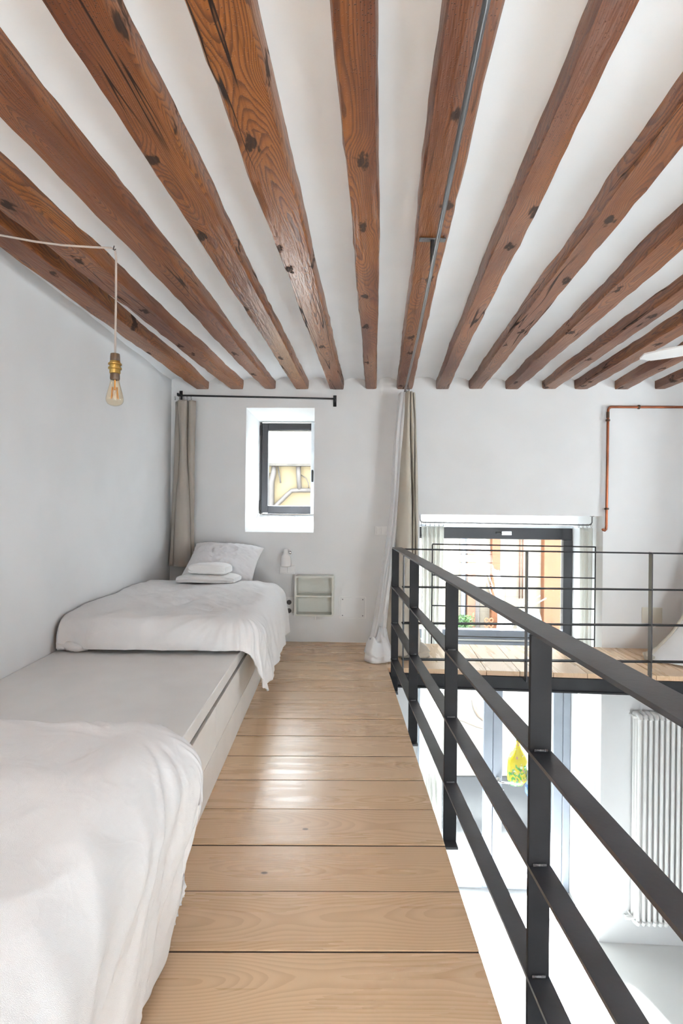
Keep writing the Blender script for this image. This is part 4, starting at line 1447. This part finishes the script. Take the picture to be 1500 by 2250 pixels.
# ------------------------------------------------------------------ ceiling fan, only a blade tip reaches the picture
fa = thing('ceiling_fan', (2.06, 2.48, 1.93), 'white ceiling fan, one blade tip showing under the beams at the right edge', 'fan')
MB().lathe([(0.06, 2.16), (0.06, 2.13), (0.018, 2.11), (0.018, 2.04), (0.09, 2.03), (0.10, 1.98), (0.09, 1.93), (0.03, 1.915)], (2.06, 2.48, 0), 28).build('motor', 'fan_white', fa, True, angle=0.6)
d0 = Vector((1.603 - 2.06, 3.0 - 2.48, 0))
L0 = d0.length
d0.normalize()
for k in range(4):
    d = Matrix.Rotation(k * math.pi / 2, 3, 'Z') @ d0
    s = Vector((-d.y, d.x, 0))
    c = Vector((2.06, 2.48, 1.956))
    vs = []
    for dz in (-0.004, 0.004):
        for t, w_ in ((0.09, .03), (0.16, .055), (L0 - .14, .062), (L0 - .04, .045)):
            for q in (-1, 1):
                vs.append(c + d * t + s * w_ * q + Vector((0, 0, dz + q * .008)))
        vs.append(c + d * L0 + Vector((0, 0, dz)))
    fs = []
    for b_ in (0, 9):
        for r_ in range(3):
            q = (b_ + 2 * r_, b_ + 2 * r_ + 1, b_ + 2 * r_ + 3, b_ + 2 * r_ + 2)
            fs.append(q if b_ else q[::-1])
        fs.append((b_ + 6, b_ + 7, b_ + 8) if b_ else (b_ + 8, b_ + 7, b_ + 6))
    rim = [0, 2, 4, 6, 8, 7, 5, 3, 1]
    for i in range(9):
        a, b = rim[i], rim[(i + 1) % 9]
        fs.append((a, b, b + 9, a + 9))
    MB().add(vs, fs).build('blade', 'fan_white', fa)

# ------------------------------------------------------------------ radiator on the lower level
ra = thing('radiator', W(2.9, -0.08, -2.22), 'tall white column radiator on the wall of the storey below', 'radiator')
sec = None
for k in range(16):
    xx = 2.490 + k * 0.0442
    if sec is None:
        mb = MB()
        for o_ in (-0.115, -0.075, -0.035):
            mb.tube([W(xx, o_, -2.185), W(xx, o_, -0.550)], 0.0145, 12)
        for zz in (-2.195, -0.540):
            pts = [W(xx, -0.128, zz - .012 * (1 if zz < -1 else -1) * -1), W(xx, -0.115, zz + (0.014 if zz > -1 else -0.014)), W(xx, -0.075, zz + (0.022 if zz > -1 else -0.022)), W(xx, -0.035, zz + (0.014 if zz > -1 else -0.014)), W(xx, -0.022, zz)]
            mb.tube(pts, [0.015, 0.020, 0.022, 0.020, 0.015], 12)
        sec = o = mb.build('column', 'white_paint', ra, True, angle=0.8)
    else:
        o = sec.copy()
        col.objects.link(o)
        o.parent = ra
        o.location = sec.location + Vector((k * 0.0442, -0.058 * k * 0.0442, 0))
for zz in (-2.190, -0.545):
    MB().tube([W(2.455, -0.075, zz), W(3.19, -0.075, zz)], 0.012, 10).build('header', 'white_paint', ra, True, angle=0.7)
    MB().tube([W(2.470, -0.075, zz), W(2.470, -0.001, zz)], 0.008, 8).build('wall_bracket', 'white_paint', ra, True, angle=0.7)
MB().lathe([(0.016, -0.03), (0.02, 0.0), (0.014, 0.02)], W(2.440, -0.075, -2.190), 12, 'x').tube([W(2.44, -0.075, -2.19), W(2.44, -0.03, -2.22), W(2.44, -.001, -2.22)], 0.008, 8).build('valve', 'white_paint', ra, True, angle=0.7)


# ------------------------------------------------------------------ bags hanging on the glass door
def bag(cx, off, zt, w, h, d, mat, label, seed, rot):
    n, m_ = 26, 36
    G = np.zeros((n + 1, m_, 3))
    for i in range(n + 1):
        t = i / n
        wid = w / 2 * (0.16 + 0.84 * sstep(0.02, 0.45, t)) * (1 - 0.35 * sstep(0.86, 1.0, t))
        dep = d / 2 * (0.25 + 0.75 * sstep(0.05, 0.5, t)) * (1 - 0.6 * sstep(0.86, 1.0, t))
        for k in range(m_):
            a = 2 * math.pi * k / m_
            e = 1 + 0.08 * fbm(math.cos(a) * 3 + seed, t * 5, math.sin(a) * 3, 3)
            G[i, k] = (wid * math.cos(a) * e + rot * t * h, dep * math.sin(a) * e, -h * t)
    f = on_wall(cx, off, zt)
    Q = np.array([[f(*p) for p in row] for row in G])
    e = thing('plastic_bag', f(0, 0, -h), label, 'bag', 'plastic bags hanging on the glass door')
    mb = MB().grid(Q, close=True)
    mb.f.append(tuple(n * m_ + k for k in range(m_)))
    mb.build('sack', mat, e, True)
    MB().tube([f(-w * .07, 0, -.005), f(-.012, 0.0, 0.045), f(0.0, 0, 0.062), f(.012, 0, 0.045), f(w * .07, 0, -.005)], 0.004, 6).build('handle', mat, e, True)
    MB().tube([f(0, -(off - 0.633), 0.06), f(0, -0.004, 0.058), f(0, 0.010, 0.062), f(0, 0.014, 0.072)], 0.003, 6).lathe([(0.014, -0.004), (0.012, 0.0)], f(0, -(off - 0.634), 0.06), 12, 'y').build('hook', 'black_steel', e, True)
    return e


bag(1.782, 0.715, -1.085, 0.185, 0.43, 0.11, 'bag_yellow', 'yellow and green printed plastic bag hanging outside on the glass door', 2.0, -0.02)
bag(1.945, 0.715, -1.22, 0.17, 0.41, 0.10, 'bag_blue', 'pale blue printed plastic bag hanging outside behind the yellow one', 6.0, -0.02)

# ------------------------------------------------------------------ outside: courtyard
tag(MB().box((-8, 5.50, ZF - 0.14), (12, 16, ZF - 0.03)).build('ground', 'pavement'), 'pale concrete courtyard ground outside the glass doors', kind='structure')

FY = 8.5
nb = thing('building', (3.0, FY + .3, ZF), 'cream courtyard building with terracotta painted piers outside the wide window', 'building')
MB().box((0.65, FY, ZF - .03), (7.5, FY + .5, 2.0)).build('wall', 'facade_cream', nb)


def facade(nm, mt, u0, u1, z0, z1, d0=-0.10, d1=0.0):
    return MB().bbox((u0, FY + d0, z0), (u1, FY + d1, z1), 0.006).build(nm, mt, nb)


facade('pier', 'terracotta_pale', 1.965, 2.085, -0.9, 0.86, -0.10, 0)
facade('door_panel', 'shutter_grey', 2.090, 2.165, -0.9, 0.84, -0.03, 0)
facade('pier', 'terracotta_paint', 2.320, 2.440, -0.9, 0.86, -0.12, 0)
facade('door_panel', 'shutter_grey', 2.445, 2.545, -0.9, 0.84, -0.03, 0)
facade('pier', 'terracotta_paint', 3.085, 3.335, -0.9, 0.86, -0.14, 0)
facade('door_panel', 'panel_beige', 3.345, 3.50, -0.9, 0.84, -0.04, 0)
facade('string_course', 'facade_white', 0.65, 7.5, 0.87, 1.12, -0.16, 0)
facade('cornice', 'facade_white', 0.65, 7.5, 1.8, 2.0, -0.22, 0)
MB().tube([(1.91, FY - .06, ZF), (1.91, FY - .06, 0.86)], 0.033, 12).build('downpipe', 'blue_pipe', nb, True)
for dx in (0, 0.045):
    MB().tube([(2.755 + dx, FY - .04, -0.18), (2.755 + dx, FY - .04, 0.86)], 0.010, 8).build('conduit', 'rust_metal', nb, True)
facade('meter_box', 'panel_beige', 2.60, 2.84, -1.86, -1.55, -0.10, 0)
facade('meter_frame', 'rust_metal', 2.58, 2.86, -1.545, -1.50, -0.13, 0)

# raised planter wall in front of it, with what stands on it
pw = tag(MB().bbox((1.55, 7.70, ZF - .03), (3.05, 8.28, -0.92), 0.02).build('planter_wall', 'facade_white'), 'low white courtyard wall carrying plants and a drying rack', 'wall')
vn = thing('dry_vine', (1.85, 7.68, -1.9), 'brown dry vine stems clinging to the low white courtyard wall', 'vine')
MB().tube([(1.88, 7.685, -1.44), (1.91, 7.68, -1.55), (1.96, 7.678, -1.64), (2.03, 7.68, -1.72)], [.012, .022, .026, .012], 8).build('stem', 'stone_brown', vn, True)
MB().tube([(1.62, 7.685, -1.70), (1.74, 7.682, -1.715), (1.83, 7.68, -1.755), (1.95, 7.682, -1.80), (2.10, 7.685, -1.84)], [.006, .010, .009, .012, .006], 8).build('stem', 'stone_brown', vn, True)
st_ = thing('stair', (3.7, 8.0, ZF), 'pale courtyard stair flank with a thin brown handrail', 'stair')
mb = MB()
for k in range(7):
    mb.box((3.12, 7.75 + .0, ZF - .03), (3.40 + 0.26 * (6 - k) * .35 + .25, 8.25, ZF + 0.17 * (k + 1)))
mb.build('flight', 'facade_white', st_)
for dz in (0.0, 0.14):
    MB().tube([(3.14, 7.80, -0.98 - dz), (4.4, 7.80, -2.1 - dz)], 0.011, 8).build('handrail', 'rust_metal', st_, True)


def leafy(cx, cy, z0, r, h, nleaf, seed, label):
    rg = random.Random(seed)
    e = thing('potted_plant', (cx, cy, z0), label, 'plant', 'courtyard plants')
    MB().lathe([(r * .40, 0), (r * .55, .13), (r * .60, .135), (r * .60, .16), (r * .5, .16), (r * .46, .14)], (cx, cy, z0), 18).build('pot', 'terracotta_pot', e, True, angle=0.6)
    stem = MB()
    lf = MB()
    for k in range(nleaf):
        a = rg.uniform(0, 2 * math.pi)
        rr = r * rg.uniform(0.1, 1.0)
        zt = z0 + 0.16 + h * rg.uniform(0.15, 1.0)
        tip = Vector((cx + rr * math.cos(a), cy + rr * math.sin(a), zt))
        if k % 9 == 0:
            stem.tube([(cx, cy, z0 + .13), tuple((Vector((cx, cy, z0 + .15)) + tip) / 2 + Vector((0, 0, .03))), tuple(tip)], 0.004, 5)
        s = rg.uniform(.018, .036)
        u = Vector((rg.uniform(-1, 1), rg.uniform(-1, 1), rg.uniform(-.3, .8))).normalized()
        w_ = u.cross(Vector((rg.uniform(-1, 1), rg.uniform(-1, 1), 1))).normalized()
        nn = u.cross(w_) * .25
        lf.add([tip, tip + (u + w_ * .45 + nn) * s, tip + u * s * 2, tip + (u - w_ * .45 + nn) * s], [(0, 1, 2), (0, 2, 3)])
    stem.build('stem', 'leaf', e, True)
    o = lf.build('foliage', 'leaf', e)
    o['kind'] = 'stuff'
    return e


leafy(1.79, 7.95, -0.92, 0.16, 0.42, 420, 3, 'bushy green potted plant at the left end of the courtyard wall')
# terracotta lattice block
la = thing('lattice_block', (2.16, 8.0, -0.92), 'red brown openwork clay lattice standing beside the potted plant', 'lattice')
for i in range(2):
    for j in range(8):
        cx, cz = 2.13 + i * 0.065, -0.885 + j * 0.068
        MB().tube([(cx + .026 * math.cos(a), 7.95, cz + .028 * math.sin(a)) for a in np.linspace(0, 2 * math.pi, 11)], 0.009, 6).build('link', 'terracotta_pot', la, True)

# drying rack with laundry
dr = thing('drying_rack', (2.55, 8.0, -0.92), 'white wire drying rack hung with laundry on the courtyard wall', 'drying rack')
for (a, b) in (((2.28, 7.99, -0.92), (2.62, 7.99, -0.30)), ((2.62, 7.99, -0.92), (2.34, 7.99, -0.30)), ((2.28, 8.22, -0.92), (2.62, 8.22, -0.30)), ((2.62, 8.22, -0.92), (2.34, 8.22, -0.30)),
               ((2.62, 7.99, -0.30), (2.98, 7.99, -0.10)), ((2.62, 8.22, -0.30), (2.98, 8.22, -0.10)), ((2.34, 7.99, -0.30), (2.10, 7.99, 0.42)), ((2.34, 8.22, -0.30), (2.10, 8.22, 0.42))):
    MB().tube([a, b], 0.010, 8).build('tube', 'rack_white', dr, True)
for k in range(6):
    x_ = 2.34 + 0.055 * k
    MB().tube([(x_, 7.99, -0.30), (x_, 8.22, -0.30)], 0.004, 6).build('wire', 'rack_white', dr, True)
for k in range(5):
    t = k / 4
    MB().tube([(2.34 - .24 * t, 7.99, -0.30 + .72 * t), (2.34 - .24 * t, 8.22, -0.30 + .72 * t)], 0.004, 6).build('wire', 'rack_white', dr, True)


def laundry(x0, x1, z0, z1, y, mat, label, seed, tilt=0.0):
    G = []
    for i in range(20):
        t = i / 19
        G.append([(x0 + (x1 - x0) * u + tilt * t, y - .035 * math.sin(math.pi * min(1, t * 1.6)) + .016 * fbm(u * 5 + seed, t * 2, 1, 3), z1 + (z0 - z1) * t + .012 * math.sin(u * 5 + seed)) for u in np.linspace(0, 1, 20)])
    o = MB().grid(G).build('laundry', mat, smooth=True)
    solid(o, 0.004, 0)
    return tag(o, label, 'laundry', 'laundry on the drying rack')


laundry(2.28, 2.485, -0.62, -0.28, 7.965, 'white_lining', 'white cloth drying low on the rack beside the clay lattice', 1)
laundry(2.50, 2.86, -0.66, -0.26, 7.96, 'green_cloth', 'pale green cloth drying on the right half of the rack', 4, 0.10)
laundry(2.20, 2.30, -0.20, 0.30, 7.96, 'white_lining', 'narrow white cloth hanging on the tall side of the rack', 7, 0.08)
o = MB().bbox((2.32, 7.74, -0.92), (2.95, 7.93, -0.70), 0.02).build('storage_box', 'rack_white')
tag(o, 'long white box standing on the courtyard wall under the rack', 'box')
MB().bbox((2.31, 7.73, -0.699), (2.96, 7.94, -0.67), 0.008).build('lid', 'rack_white', o)

# neighbouring house seen through the small window
nh = thing('building', (-1.2, 9.8, ZF), 'yellow rendered house wall with pipes seen through the small window', 'building')
NY = 9.5


def npipe(nm, mt, pts, r, n=12):
    MB().tube([(x, NY + d, z) for x, d, z in pts], r, n).build(nm, mt, nh, True)


MB().box((-5.5, NY, ZF - .03), (0.60, NY + .5, 1.825)).build('wall', 'facade_yellow', nh)
MB().bbox((-5.5, NY - .16, 1.863), (0.60, NY + .5, 2.75), 0.01).build('overhang', 'facade_white', nh)
MB().box((-5.5, NY - .15, 1.825), (0.60, NY + .5, 1.863)).build('ledge', 'dark_slate', nh)
npipe('downpipe', 'grey_pipe', [(-1.026, -.08, 1.82), (-1.030, -.08, 1.715), (-1.063, -.08, 1.563), (-1.067, -.08, 0.4)], [.038, .046, .050, .050])
npipe('cable', 'dark_slate', [(-1.10, -.03, 1.715), (-1.136, -.03, 1.604), (-1.136, -.03, 1.44)], 0.011, 6)
npipe('downpipe', 'grey_pipe', [(-0.622, -.08, 1.82), (-0.617, -.08, 1.673), (-0.598, -.08, 1.44)], 0.040)
npipe('branch_pipe', 'grey_pipe', [(-0.41, -.08, 1.428), (-0.59, -.08, 1.428), (-0.73, -.08, 1.418), (-0.826, -.08, 1.33), (-0.964, -.08, 1.19), (-1.24, -.08, 0.94)], 0.037)
npipe('iron_rod', 'dark_slate', [(-0.964, -.06, 1.82), (-0.914, -.06, 1.543)], 0.013, 8)
npipe('cable', 'grey_pipe', [(-0.585, -.04, 1.687), (-0.496, -.04, 1.632), (-0.454, -.04, 1.55), (-0.448, -.04, 1.453)], 0.009, 6)
